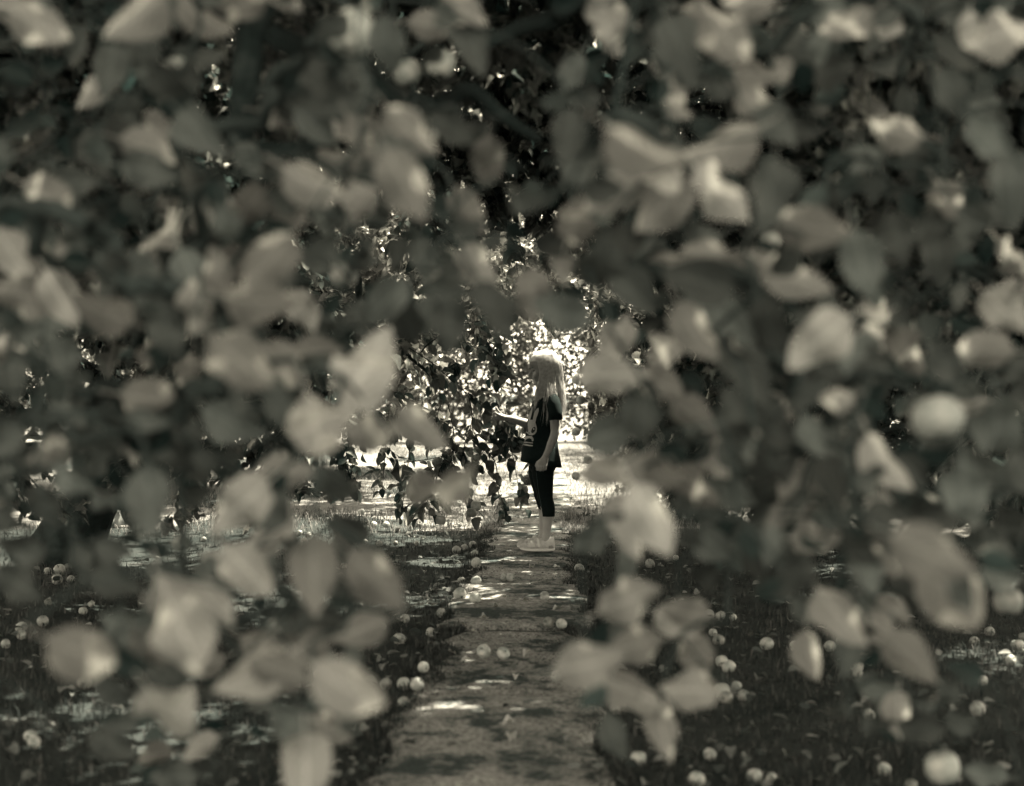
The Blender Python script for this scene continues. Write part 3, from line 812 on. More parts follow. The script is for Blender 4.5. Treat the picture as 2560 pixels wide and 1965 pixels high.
AM = [apple_mesh('apple_shape_%d' % i, i) for i in range(5)]
sm = MB(); sm.tube([(0, 0, 0.62), (0.03, 0, 0.9), (0.10, 0.02, 1.22)], [0.05, 0.035, 0.055], 5)
STEM = mesh_list('stem_shape', sm.v, sm.f, M['stem'])
cm = MB()
for k in range(5):
    a = 2 * math.pi * k / 5
    cm.tube([(0.05 * math.cos(a), 0.05 * math.sin(a), -0.76), (0.12 * math.cos(a), 0.12 * math.sin(a), -0.84), (0.15 * math.cos(a + .3), 0.15 * math.sin(a + .3), -0.92)], [0.05, 0.06, 0.015], 4)
CALYX = mesh_list('calyx_shape', cm.v, cm.f, M['stem'])

def apple(loc, r, label, group=None, hang=False, detail=True, name='apple'):
    o = link(name, random.choice(AM))
    o.location = loc
    if hang: o.rotation_euler = (random.uniform(-0.4, 0.4), random.uniform(-0.4, 0.4), random.uniform(0, 6.28))
    else: o.rotation_euler = (random.uniform(-1.9, 1.9), random.uniform(-1.2, 1.2), random.uniform(0, 6.28))
    o.scale = (r, r * random.uniform(0.93, 1.05), r * random.uniform(0.86, 1.02))
    tag(o, label, 'apple', group)
    if detail:
        s = link('stem', STEM, o); c = link('calyx', CALYX, o)
    return o
for p, r, lab in HANG: apple(p, r, lab, 'apples hanging on the near boughs', True)
# ------------------------------------------------------------------ the orchard trees behind
GIRL = Vector((0.203, 8.5, 0.0))
def keep(P):
    x, y, z = P[:, 0], P[:, 1], P[:, 2]
    px = -0.06 + (y - 3.5) * 0.031
    k = np.ones(len(P), bool)
    k &= ~((np.abs(x - px) < 0.62) & (z < 1.50) & (y < 8.1))                       # the walk along the path
    k &= ~((np.abs(x - GIRL.x) < 0.42) & (z < 1.42) & (y > 7.6) & (y < 8.9) & (x > 0.0))
    k &= ~((x > -0.02) & (x < 0.45) & (y > 7.9) & (y < 8.75) & (z < 1.35))
    k &= (y > 2.75) | ((z > 2.15) & (y > 1.75))
    k &= ~((y < 7.7) & (z < 1.0) & ((np.abs(x - px) < 0.85) | (z < 0.42) | (y < 5.0)))
    k &= z > 0.16
    k &= ~((x > -0.24) & (x < 0.2) & (y < 8.72) & (y > 7.5) & (z > 0.66) & (z < 0.95))                # where her hand is
    rel = P - np.array((GIRL.x, GIRL.y, 1.08)); t = rel @ np.array(SUN)
    dist = np.linalg.norm(rel - t[:, None] * np.array(SUN), axis=1)
    k &= ~((t > 0) & (dist < 0.27))                                                # gap in the crown that lets the sun reach her hair
    return k

ORCHARD = []
def rv(): 
    v = Vector((random.gauss(0, 1), random.gauss(0, 1), random.gauss(0, 1)))
    return v.normalized()

def orchard_tree(label, trunk, r0, limbs, nb=20, nt=9, nl=9, leaf=0.068, mat='leaf_mass', one='leaf', objects=300, blen=(0.5, 1.1), droop=0.16, keepfn=keep, extra_twigs=(), upb=0.25, thin={}, big={}):
    base = Vector(trunk[0])
    root = empty('apple_tree', base); tag(root, label, 'tree', 'apple trees of the orchard')
    tp = smooth_poly(trunk, 8)
    tb = bark_trunk([p - base for p in tp], r0, r0 * 0.4)
    tb.build('trunk', root, M['bark'])
    for pts, a, b in limbs:
        lb = MB(); lp = smooth_poly(pts, 6)
        lb.tube([p - base for p in lp], [a + (b - a) * i / (len(lp) - 1) for i in range(len(lp))], 8, 0.08)
        lb.build('limb', root, M['bark'])
    tw = MB(); LP, LA, LN, LS = [], [], [], []
    lens = [sum((Vector(p[i + 1]) - Vector(p[i])).length for i in range(len(p) - 1)) for p, _, _ in limbs]
    def leaves_on(pts, count, size):
        for q in range(count):
            t = (q + random.random()) / count * (len(pts) - 1); i = min(int(t), len(pts) - 2)
            p = pts[i].lerp(pts[i + 1], t - i); dr = (pts[i + 1] - pts[i]).normalized()
            a = dr * 0.55 + rv() * 0.75 + Vector((0, 0, -0.35))
            LP.append(tuple(p + a.normalized() * 0.012)); LA.append(tuple(a))
            nn = Vector((0, 0, 0.9)) + rv() * 0.75
            LN.append(tuple(nn)); LS.append(size * random.uniform(0.65, 1.2))
    TW = []
    for li, ((pts, a, b), ln) in enumerate(zip(limbs, lens)):
        sp = smooth_poly(pts, 8)
        for _ in range(int(max(3, nb * ln / 1.8) * thin.get(li, 1.0))):
            t = random.uniform(0.15, 1.0) * (len(sp) - 1); i = min(int(t), len(sp) - 2)
            p = sp[i].lerp(sp[i + 1], t - i); dr = (sp[i + 1] - sp[i]).normalized()
            v = (dr * 0.5 + rv() * 0.8 + Vector((0, 0, upb))).normalized()
            L = random.uniform(*blen); bp = [p]
            for s in range(5):
                bp.append(bp[-1] + v * L / 5); v = (v + Vector((0, 0, -droop)) + rv() * 0.12).normalized()
            TW.append((bp, 0.007, 0.003))
            for _ in range(nt):
                t2 = random.uniform(0.15, 1.0) * 5; i2 = min(int(t2), 4)
                q = bp[i2].lerp(bp[i2 + 1], t2 - i2); d2 = (bp[i2 + 1] - bp[i2]).normalized()
                v2 = (d2 * 0.5 + rv() * 0.8).normalized(); L2 = random.uniform(0.14, 0.36); tp2 = [q]
                for s in range(3):
                    tp2.append(tp2[-1] + v2 * L2 / 3); v2 = (v2 + Vector((0, 0, -droop * 1.3))).normalized()
                TW.append((tp2, 0.0030, 0.0015))
                leaves_on(tp2, nl, leaf * big.get(li, 1.0))
    for pts, sz in extra_twigs:
        sp = smooth_poly(pts, 4)
        TW.append((sp, 0.0055, 0.0022))
        ln = sum((sp[i + 1] - sp[i]).length for i in range(len(sp) - 1))
        leaves_on(sp, max(4, int(ln / 0.036)), sz)
        for _ in range(max(1, int(ln / 0.11))):
            i = random.randrange(1, len(sp)); v2 = (rv() + Vector((0, 0, -0.3))).normalized(); tp2 = [sp[i]]
            for s in range(3): tp2.append(tp2[-1] + v2 * random.uniform(0.03, 0.07)); v2 = (v2 + Vector((0, 0, -0.2))).normalized()
            TW.append((tp2, 0.0026, 0.0014)); leaves_on(tp2, 5, sz)
    mids = np.array([tuple(t[0][-1]) for t in TW]); ok = keepfn(mids)
    firsts = keepfn(np.array([tuple(t[0][len(t[0]) // 2]) for t in TW]))
    for (pts, a, b), o1, o2 in zip(TW, ok, firsts):
        if o1 and o2:
            k = len(pts) - 1
            tw.tube([p - base for p in pts], [a + (b - a) * i / k for i in range(k + 1)], 4, cap=False)
    tw.build('twigs', root, M['twig'])['kind'] = 'stuff'
    P, A, Nn, S = np.array(LP), np.array(LA), np.array(LN), np.array(LS)
    m = keepfn(P + A * 0.03)
    ORCHARD.append(dict(P=P[m], A=A[m], N=Nn[m], S=S[m], root=root, base=base, mat=mat, one=one, n=objects))
    return root

def ring_limbs(c, h, n, rad, rise, r=0.05, seed=1, z0=None):
    rr = random.Random(seed); o = []
    for i in range(n):
        a = 2 * math.pi * (i + rr.uniform(-0.3, 0.3)) / n; R = rad * rr.uniform(0.75, 1.15)
        p0 = Vector((c[0], c[1], h * rr.uniform(0.75, 1.0)))
        o.append(([p0, p0 + Vector((math.cos(a) * R * 0.4, math.sin(a) * R * 0.4, rise * 0.7)), p0 + Vector((math.cos(a) * R * 0.8, math.sin(a) * R * 0.8, rise)), p0 + Vector((math.cos(a) * R * 1.15, math.sin(a) * R * 1.15, rise * 0.75))], r, r * 0.22))
    return o

W = lambda px, py, d: at(px, py, d)
# the leaning tree on the left, with the bough the girl reaches for
TLL = [([(-1.5, 6.9, 2.1), (-0.95, 6.55, 2.06), (-0.5, 6.5, 2.35), W(1160, 215, 6.5), W(1250, 280, 6.5), W(1340, 345, 6.55)], 0.045, 0.014),
       ([(-1.9, 7.9, 1.15), (-1.4, 8.5, 1.75), (-1.0, 8.9, 1.75), W(905, 790, 9.0), W(1010, 880, 8.95), W(1110, 965, 8.9)], 0.040, 0.008),
       ([(-1.35, 6.4, 2.8), (-0.8, 6.2, 3.2), (-0.1, 6.4, 3.3), (0.5, 7.0, 3.1)], 0.045, 0.012),
       ([(-1.3, 6.2, 3.2), (-0.9, 7.4, 3.5), (-0.4, 8.7, 3.5), (0.3, 9.8, 3.2)], 0.045, 0.012),
       ([(-1.6, 7.1, 2.0), (-2.3, 7.4, 2.5), (-3.1, 7.6, 2.6), (-3.8, 7.6, 2.2)], 0.045, 0.012),
       ([(-1.45, 6.8, 2.2), (-1.7, 5.8, 2.6), (-1.6, 4.9, 2.7), (-1.3, 4.2, 2.5)], 0.045, 0.012),
       ([(-1.9, 7.9, 1.2), (-2.3, 8.8, 2.0), (-2.2, 9.8, 2.4), (-1.7, 10.6, 2.3)], 0.045, 0.012),
       ([(-1.5, 6.9, 2.2), (-1.3, 8.0, 2.7), (-0.9, 9.2, 2.8), (-0.5, 10.2, 2.4)], 0.045, 0.012),
       ([(-2.0, 8.0, 0.95), (-1.8, 7.3, 1.35), (-1.5, 6.7, 1.25), (-1.3, 6.2, 0.9)], 0.03, 0.008), ([(-2.1, 8.0, 0.9), (-2.5, 7.3, 1.3), (-2.7, 6.7, 1.2), (-2.6, 6.1, 0.8)], 0.03, 0.008),
       ([(-2.0, 8.0, 1.0), (-1.5, 7.6, 1.35), (-1.2, 7.4, 1.2), (-1.0, 7.3, 0.85)], 0.025, 0.007), ([(-2.1, 8.0, 0.9), (-2.9, 7.9, 1.3), (-3.4, 7.6, 1.2), (-3.6, 7.2, 0.8)], 0.03, 0.008)]
D = 8.85
TLX = [([W(1180, 560, 9.3), W(1200, 640, 9.3), W(1190, 720, 9.3), W(1210, 800, 9.3)], 0.098), ([W(1280, 560, 9.2), W(1290, 650, 9.2), W(1300, 730, 9.2), W(1290, 790, 9.2)], 0.098), ([W(1100, 600, 9.2), W(1120, 690, 9.2), W(1110, 770, 9.2)], 0.098), ([W(1350, 600, 9.4), W(1370, 690, 9.4), W(1390, 770, 9.4)], 0.098),
       ([W(905, 790, D), W(990, 850, D), W(1070, 900, D), W(1140, 960, D), W(1200, 1010, D), W(1262, 1052, D), W(1272, 1062, D)], 0.098),
       ([W(1262, 1060, D - .1), W(1285, 1085, D - .1), W(1300, 1105, D - .1)], 0.05),
       ([W(1060, 830, D + .1), W(1140, 850, D + .1), W(1230, 890, D + .1), W(1280, 940, D + .1)], 0.085), ([W(1000, 800, D), W(1060, 780, D), W(1140, 770, D)], 0.098),
       ([W(1080, 905, D), W(1100, 980, D), W(1090, 1060, D), W(1080, 1120, D)], 0.09), ([W(1170, 980, D), W(1180, 1050, D), W(1160, 1120, D), W(1170, 1180, D)], 0.09),
       ([W(1180, 1100, D - .05), W(1235, 1150, D - .05), W(1245, 1220, D - .05), W(1252, 1262, D - .05), W(1280, 1300, D - .05)], 0.09),
       ([W(1330, 1150, D + .3), W(1318, 1215, D + .3), W(1312, 1310, D + .3)], 0.085), ([W(1285, 1060, D + .25), W(1300, 1110, D + .25), W(1335, 1160, D + .3)], 0.09),
       ([W(968, 1040, D - .1), W(962, 1140, D - .1), W(954, 1240, D - .1)], 0.085), ([W(1010, 1156, D), W(1060, 1150, D), W(1110, 1140, D)], 0.09),
       ([W(1110, 1120, D), W(1090, 1200, D), W(1060, 1260, D), W(1050, 1300, D)], 0.09), ([W(1150, 1180, D + .1), W(1175, 1230, D + .1), W(1185, 1290, D + .1)], 0.09),
       ([W(960, 900, D), W(975, 980, D), W(970, 1050, D)], 0.09), ([W(1240, 1000, D + .2), W(1270, 1090, D + .2), W(1290, 1180, D + .2), W(1300, 1250, D + .2)], 0.085),
       ([W(1030, 1060, D + .1), W(1020, 1160, D + .1), W(1010, 1240, D + .1), W(1000, 1300, D + .1)], 0.085), ([W(880, 1000, D + .1), W(870, 1100, D + .1), W(890, 1200, D + .1)], 0.085),
       ([W(1210, 840, D + .2), W(1240, 900, D + .2), W(1255, 990, D + .2)], 0.085), ([W(1120, 1010, D + .1), W(1135, 1090, D + .1), W(1130, 1180, D)], 0.085)]
orchard_tree('dark leaning apple tree left of the path, its bough hanging before the girl',
    [(-2.62, 8.25, -0.06), (-2.35, 8.15, 0.45), (-2.0, 8.0, 0.95), (-1.75, 7.6, 1.5), (-1.5, 6.9, 2.1), (-1.35, 6.4, 2.8), (-1.3, 6.15, 3.5)], 0.17, TLL, nb=26, nt=11, nl=12, leaf=0.074, extra_twigs=TLX, thin={1: 0.1, 6: 0.2, 7: 0.25})
# right of the path
TRL = [([(1.95, 7.6, 1.4), (1.4, 6.9, 2.2), (0.6, 6.2, 2.6), (-0.2, 5.5, 2.55)], 0.05, 0.012),
       ([(2.0, 7.5, 1.6), (1.8, 6.2, 2.3), (1.6, 5.0, 2.5), (1.2, 4.0, 2.3)], 0.05, 0.012),
       ([(2.0, 7.6, 1.5), (2.7, 7.0, 2.2), (3.4, 6.6, 2.4), (4.0, 6.4, 2.1)], 0.05, 0.012),
       ([(2.0, 7.6, 2.2), (1.6, 8.3, 3.0), (1.0, 9.0, 3.3), (0.4, 9.6, 3.2)], 0.05, 0.012),
       ([(2.0, 7.6, 1.9), (2.2, 6.5, 2.9), (1.9, 5.6, 3.3), (1.4, 5.0, 3.3)], 0.05, 0.012),
       ([(2.0, 7.6, 1.3), (1.5, 7.0, 1.75), (1.0, 6.6, 1.85), (0.75, 6.3, 1.6)], 0.035, 0.008),
       ([(2.0, 7.6, 1.2), (1.9, 6.6, 1.5), (1.7, 5.7, 1.6), (1.5, 5.0, 1.35)], 0.035, 0.008),
       ([(2.0, 7.6, 1.2), (1.6, 8.1, 1.5), (1.2, 8.4, 1.55), (0.85, 8.6, 1.3)], 0.03, 0.008),
       ([(2.4, 7.65, 1.0), (2.0, 7.2, 1.35), (1.6, 6.8, 1.2), (1.3, 6.5, 0.8)], 0.03, 0.008), ([(2.4, 7.65, 1.0), (2.5, 7.0, 1.35), (2.3, 6.4, 1.2), (2.1, 5.9, 0.8)], 0.03, 0.008),
       ([(2.2, 7.6, 1.3), (1.7, 7.6, 1.4), (1.3, 7.7, 1.2), (1.05, 7.8, 0.8)], 0.025, 0.007), ([(2.2, 7.6, 1.3), (2.2, 8.3, 1.6), (2.0, 8.9, 1.3), (1.9, 9.2, 0.75)], 0.025, 0.007), ([(2.4, 7.65, 1.0), (3.0, 8.2, 1.5), (3.1, 8.8, 1.2), (3.0, 9.1, 0.6)], 0.025, 0.007), ([(2.3, 7.6, 1.2), (1.7, 8.4, 1.5), (1.4, 8.8, 1.2), (1.3, 9.0, 0.7)], 0.025, 0.007), ([(2.5, 7.65, 0.9), (3.4, 8.0, 1.4), (3.7, 8.4, 1.1), (3.8, 8.7, 0.6)], 0.025, 0.007), ([(2.4, 7.65, 1.0), (2.9, 7.3, 1.4), (3.1, 6.8, 1.2), (3.1, 6.3, 0.8)], 0.03, 0.008),
       ([(2.1, 7.6, 2.3), (2.2, 8.8, 3.1), (1.8, 9.8, 3.4), (1.2, 10.5, 3.3)], 0.05, 0.012), ([(2.1, 7.6, 2.2), (2.7, 8.8, 2.9), (2.7, 9.8, 3.1), (2.3, 10.6, 3.0)], 0.05, 0.012), ([(2.1, 7.6, 2.4), (1.8, 8.2, 3.3), (1.4, 8.8, 3.7), (0.8, 9.2, 3.8)], 0.05, 0.012)]  # these high limbs were added to shade the ground around the girl
orchard_tree('dark apple tree right of the path with shaded drooping crown', [(2.75, 7.75, -0.05), (2.6, 7.7, 0.5), (2.4, 7.65, 1.0), (2.15, 7.6, 1.5), (2.05, 7.6, 2.5)], 0.14, TRL, nb=28, nt=11, nl=12, leaf=0.074)
# nearer on both sides, trunks outside the picture
def side(sx, seed):
    f = lambda pts: [(sx * x, y, z) for x, y, z in pts]
    return [(f([(3.2, 4.6, 1.5), (2.3, 4.4, 2.2), (1.2, 4.1, 2.5), (0.2, 3.9, 2.45)]), 0.05, 0.012),
            (f([(3.2, 4.6, 1.6), (2.4, 3.8, 2.1), (1.5, 3.3, 2.25), (0.7, 3.1, 2.15)]), 0.05, 0.012),
            (f([(3.2, 4.6, 1.4), (2.4, 5.0, 1.8), (1.7, 5.2, 1.9), (1.1, 5.2, 1.7)]), 0.04, 0.010),
            (f([(3.2, 4.6, 1.3), (2.4, 4.2, 1.55), (1.7, 4.0, 1.6), (1.15, 3.9, 1.35)]), 0.035, 0.010),
            (f([(3.2, 4.6, 2.0), (2.4, 4.6, 3.0), (1.4, 4.4, 3.3), (0.4, 4.4, 3.2)]), 0.05, 0.012),
            (f([(3.2, 4.6, 2.0), (2.6, 5.6, 2.9), (1.8, 6.2, 3.2), (0.8, 6.4, 3.2)]), 0.05, 0.012),
            (f([(3.2, 4.6, 1.8), (2.4, 3.4, 2.8), (1.5, 3.0, 3.0), (0.5, 2.9, 2.9)]), 0.05, 0.012),
            (f([(3.2, 4.6, 2.0), (2.3, 3.0, 2.9), (1.3, 2.3, 2.95), (0.3, 2.0, 2.75)]), 0.05, 0.012),  # from here on, limbs added overhead out of view to block sun
            (f([(3.2, 4.6, 2.2), (2.7, 2.9, 3.0), (2.0, 2.2, 3.0), (1.0, 1.9, 2.8), (0.2, 1.9, 2.9)]), 0.05, 0.012),
            (f([(3.2, 4.6, 2.2), (2.6, 2.7, 2.7), (1.7, 2.0, 2.6), (0.8, 1.8, 2.55), (0.1, 1.75, 2.5)]), 0.045, 0.012)]
E = 2.72
LIMB_L = [([(-3.2, 4.6, 1.5), (-2.2, 4.0, 2.2), (-1.2, 3.5, 2.1), W(900, 200, E), W(1080, 262, E), W(1170, 225, E), W(1250, 285, E), W(1350, 352, E)], 0.034, 0.010),
          ([(-3.2, 4.6, 2.0), (-2.2, 4.0, 2.5), (-1.2, 3.5, 2.3), W(640, -200, E), W(622, 100, E), W(606, 300, E), W(596, 372, E)], 0.040, 0.024),
          ([W(590, 360, E), W(680, 374, E), W(790, 362, E), W(900, 330, E + .1)], 0.017, 0.010)]
LIMB_R = [([(3.2, 4.6, 2.0), (2.2, 4.0, 2.5), (1.2, 3.5, 2.35), W(1560, -60, E), W(1390, 42, E), W(1290, 72, E), W(1190, 125, E)], 0.034, 0.011)]
orchard_tree('shaded apple tree whose upper boughs cross the path from the left', [(-3.35, 4.6, -0.05), (-3.25, 4.6, 0.6), (-3.2, 4.6, 1.4), (-3.2, 4.6, 2.4)], 0.13, side(-1, 3) + LIMB_L, nb=30, nt=12, nl=12, leaf=0.078, objects=280, thin={10: 0, 11: 0, 12: 0, 4: 1.2, 7: 1.5, 8: 1.5, 9: 1.5}, big={4: 1.3, 6: 1.3, 7: 1.5, 8: 1.5, 9: 1.5})  # leaves enlarged on the unseen high limbs to keep sun off
orchard_tree('shaded apple tree whose upper boughs cross the path from the right', [(3.4, 4.6, -0.05), (3.25, 4.6, 0.6), (3.2, 4.6, 1.4), (3.2, 4.6, 2.4)], 0.13, side(1, 4) + LIMB_R, nb=30, nt=12, nl=12, leaf=0.078, objects=280, thin={10: 0, 4: 1.2, 7: 1.5, 8: 1.5, 9: 1.5}, big={4: 1.3, 6: 1.3, 7: 1.5, 8: 1.5, 9: 1.5})  # same enlarged overhead leaves, added as a sun block

# sunlit trees past the shade
def keep_back(P):
    x, y, z = P[:, 0], P[:, 1], P[:, 2]
    px = -0.06 + (y - 3.5) * 0.031
    k = (z > 0.12) & (y > 9.9)
    k &= ~((np.abs(x - px) < 0.42) & (z < 1.7) & (y < 14.2))
    rel = P - np.array((GIRL.x, GIRL.y, 1.08)); t = rel @ np.array(SUN)
    k &= ~((t > 0) & (np.linalg.norm(rel - t[:, None] * np.array(SUN), axis=1) < 0.3))
    return k
TBX = [([W(1560, 985, 10.6), W(1500, 1040, 10.5), W(1440, 1110, 10.4), W(1385, 1180, 10.3)], 0.07), ([W(1540, 880, 11), W(1480, 890, 11), W(1420, 900, 11)], 0.075),
       ([W(1500, 830, 11), W(1450, 860, 11), W(1400, 950, 11)], 0.07), ([W(1470, 960, 10.8), W(1440, 1020, 10.8), W(1420, 1100, 10.8)], 0.07),
       ([W(1560, 800, 11.2), W(1470, 780, 11.2), W(1380, 790, 11.2), W(1310, 840, 11.2)], 0.08), ([W(1540, 740, 11.4), W(1430, 720, 11.4), W(1330, 740, 11.4), W(1250, 790, 11.4)], 0.08),
       ([W(1470, 780, 11.2), W(1460, 840, 11.2), W(1450, 900, 11.2), W(1460, 960, 11.2)], 0.075), ([W(1400, 790, 11.3), W(1410, 850, 11.3), W(1420, 920, 11.3), W(1415, 1000, 11.3)], 0.075),
       ([W(1330, 740, 11.5), W(1320, 800, 11.5), W(1330, 860, 11.5)], 0.075), ([W(1560, 900, 11), W(1520, 960, 11), W(1500, 1040, 11), W(1490, 1120, 11)], 0.07), ([W(1430, 1000, 11), W(1440, 1080, 11), W(1430, 1160, 11)], 0.07)]
orchard_tree('sunlit apple tree loaded with fruit behind the girl', [(1.9, 12.6, -0.05), (1.85, 12.5, 0.6), (1.85, 12.4, 1.3), (1.9, 12.4, 2.2)], 0.13,
    [([(1.85, 12.4, 1.3), (1.4, 11.6, 1.7), (1.0, 11.0, 1.5), (0.75, 10.8, 1.0)], 0.04, 0.010), ([(1.85, 12.4, 1.1), (1.3, 12.0, 1.3), (0.9, 11.8, 1.1), (0.7, 11.7, 0.6)], 0.04, 0.010),
     ([(1.85, 12.4, 1.6), (1.2, 12.2, 2.1), (0.6, 12.0, 2.2), (0.1, 11.9, 1.9)], 0.04, 0.010), ([(1.85, 12.4, 1.2), (1.7, 11.4, 1.3), (1.4, 10.9, 1.0), (1.2, 10.6, 0.5)], 0.04, 0.010),
     ([(1.85, 12.4, 2.0), (1.6, 11.6, 2.6), (1.2, 11.0, 2.7), (0.8, 10.7, 2.4)], 0.04, 0.010)] + ring_limbs((1.9, 12.5), 2.0, 4, 1.5, 0.6, 0.045, 5),
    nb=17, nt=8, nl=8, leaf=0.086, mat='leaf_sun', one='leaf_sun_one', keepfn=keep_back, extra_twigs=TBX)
orchard_tree('sunlit apple tree across the bright grass, left behind the hanging bough', [(-3.4, 14.8, -0.05), (-3.35, 14.7, 0.7), (-3.3, 14.6, 1.5), (-3.3, 14.6, 2.6)], 0.14,
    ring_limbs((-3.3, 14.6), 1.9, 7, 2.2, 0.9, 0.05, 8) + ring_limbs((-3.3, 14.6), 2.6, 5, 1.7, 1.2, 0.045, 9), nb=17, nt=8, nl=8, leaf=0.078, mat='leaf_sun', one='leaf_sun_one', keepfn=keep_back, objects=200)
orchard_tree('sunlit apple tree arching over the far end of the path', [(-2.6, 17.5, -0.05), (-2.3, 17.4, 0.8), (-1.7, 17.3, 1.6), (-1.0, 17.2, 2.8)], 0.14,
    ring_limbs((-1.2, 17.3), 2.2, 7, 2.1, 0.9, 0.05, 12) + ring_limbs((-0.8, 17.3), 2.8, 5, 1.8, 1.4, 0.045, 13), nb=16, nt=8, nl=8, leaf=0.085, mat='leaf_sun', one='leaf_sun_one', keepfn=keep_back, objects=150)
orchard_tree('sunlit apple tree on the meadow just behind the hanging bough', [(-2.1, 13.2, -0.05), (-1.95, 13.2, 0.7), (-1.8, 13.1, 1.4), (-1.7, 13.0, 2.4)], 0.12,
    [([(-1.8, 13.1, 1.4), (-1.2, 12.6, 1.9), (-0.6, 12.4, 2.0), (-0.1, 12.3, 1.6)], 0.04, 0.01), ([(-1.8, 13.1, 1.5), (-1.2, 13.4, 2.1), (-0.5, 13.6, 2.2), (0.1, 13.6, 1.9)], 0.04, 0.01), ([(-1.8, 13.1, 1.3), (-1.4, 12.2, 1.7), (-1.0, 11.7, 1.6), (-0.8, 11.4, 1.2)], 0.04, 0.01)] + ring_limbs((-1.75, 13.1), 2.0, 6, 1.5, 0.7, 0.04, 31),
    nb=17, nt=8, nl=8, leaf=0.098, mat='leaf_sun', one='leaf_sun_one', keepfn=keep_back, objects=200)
FAR = [(-8.5, 17.0, 'far sunlit apple tree at the left end of the orchard row', 21), (4.2, 19.5, 'far sunlit apple tree to the right of the path end', 22), (8.2, 15.0, 'far apple tree at the right edge of the orchard', 23), (-6.6, 11.5, 'apple tree in half shade at the far left edge', 24), (6.0, 10.2, 'apple tree in half shade at the far right edge', 25), (2.9, 23.0, 'most distant apple tree closing the view behind the girl', 26), (-6.3, 22.5, 'distant apple tree behind the bright grass on the left', 27)]
for x, y, lab, sd in FAR:
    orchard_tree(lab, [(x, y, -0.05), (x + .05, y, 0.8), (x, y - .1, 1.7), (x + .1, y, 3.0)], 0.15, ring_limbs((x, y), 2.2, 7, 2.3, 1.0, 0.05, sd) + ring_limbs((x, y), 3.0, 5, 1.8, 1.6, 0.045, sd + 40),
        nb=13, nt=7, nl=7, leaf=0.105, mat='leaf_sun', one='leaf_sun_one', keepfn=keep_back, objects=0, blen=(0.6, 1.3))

# a hedge closes the meadow
def hedge(x0, x1, y0, y1, hgt, label, seed, n):
    hb = empty('hedge', ((x0 + x1) / 2, (y0 + y1) / 2, 0)); tag(hb, label, 'hedge')
    t = RNG.random(n); X = x0 + (x1 - x0) * t; Y = y0 + (y1 - y0) * t + RNG.normal(size=n) * 0.35
    top = hgt * (0.8 + 0.14 * np.sin(X * 1.3 + seed) + 0.1 * np.sin(X * 3.7 + seed * 2))
    Z = top * RNG.random(n) ** 0.7
    P = np.stack([X, Y, Z + 0.05], 1); A = RNG.normal(size=(n, 3)) - np.array([0, 0.3, 0.2]); Nn = RNG.normal(size=(n, 3)) * 0.7 + np.array([0, -0.5, 0.8])
    leaf_mass('leaves', P, A, Nn, 0.07 + 0.05 * RNG.random(n), M['leaf_hedge'], hb, hb.location, MASS3)
hedge(-15, 0.4, 26.5, 27.5, 2.9, 'sunlit hedge closing the bright meadow behind the hanging bough', 1, 40000)
hedge(0.1, 16, 27.9, 25.5, 3.1, 'sunlit hedge closing the meadow behind the fruit laden tree', 2, 34000)
# which leaves the camera can tell apart: a coarse depth map of all foliage
CELL = 7.0; GW, GH = int(2560 / CELL) + 1, int(1965 / CELL) + 1
depth = np.full(GW * GH, 1e9)
def splat(P, A, Nn, S, nt_, ns_):
    A, B, Nn = frames(A.copy(), Nn.copy())
    for t in np.linspace(0.06, 0.94, nt_):
        for s in np.linspace(-0.24, 0.24, ns_) * math.sin(math.pi * t):
            X = P + S[:, None] * (t * A + s * B)
            px, py, d = project(X)
            m = (px >= 0) & (px < 2560) & (py >= 0) & (py < 1965) & (d > 0.3)
            np.minimum.at(depth, (py[m] // CELL).astype(int) * GW + (px[m] // CELL).astype(int), d[m])
nA = lambda i: np.array([tuple(e[i]) for e in NEAR_ALL])
splat(nA(0), nA(1), nA(2), np.array([e[3] for e in NEAR_ALL]), 15, 9)
for T in ORCHARD: splat(T['P'], T['A'], T['N'], T['S'], 5, 3)
for T in ORCHARD:
    P, A, Nn, S = T['P'], T['A'], T['N'], T['S']
    if T['n']:
        Af = A / np.linalg.norm(A, axis=1, keepdims=True)
        seen = np.zeros(len(P))
        for t in (0.2, 0.5, 0.8):
            px, py, d = project(P + S[:, None] * Af * t)
            m = (px >= 0) & (px < 2560) & (py >= 0) & (py < 1965)
            c = np.where(m, (py // CELL).astype(int) * GW + (px // CELL).astype(int), 0)
            seen += (m & (d <= depth[c] + 0.012))
        score = np.where(seen >= 2, seen * S / P[:, 1], 0)
        idx = np.argsort(-score)[:T['n']]; idx = idx[score[idx] > 0]
        leaf_objects(P[idx], A[idx], Nn[idx], S[idx], T['one'], T['root'], T['base'])
        rest = np.ones(len(P), bool); rest[idx] = False
        P, A, Nn, S = P[rest], A[rest], Nn[rest], S[rest]
    leaf_mass('leaves', P, A, Nn, S, M[T['mat']], T['root'], T['base'], MASS if T['n'] else MASS3)
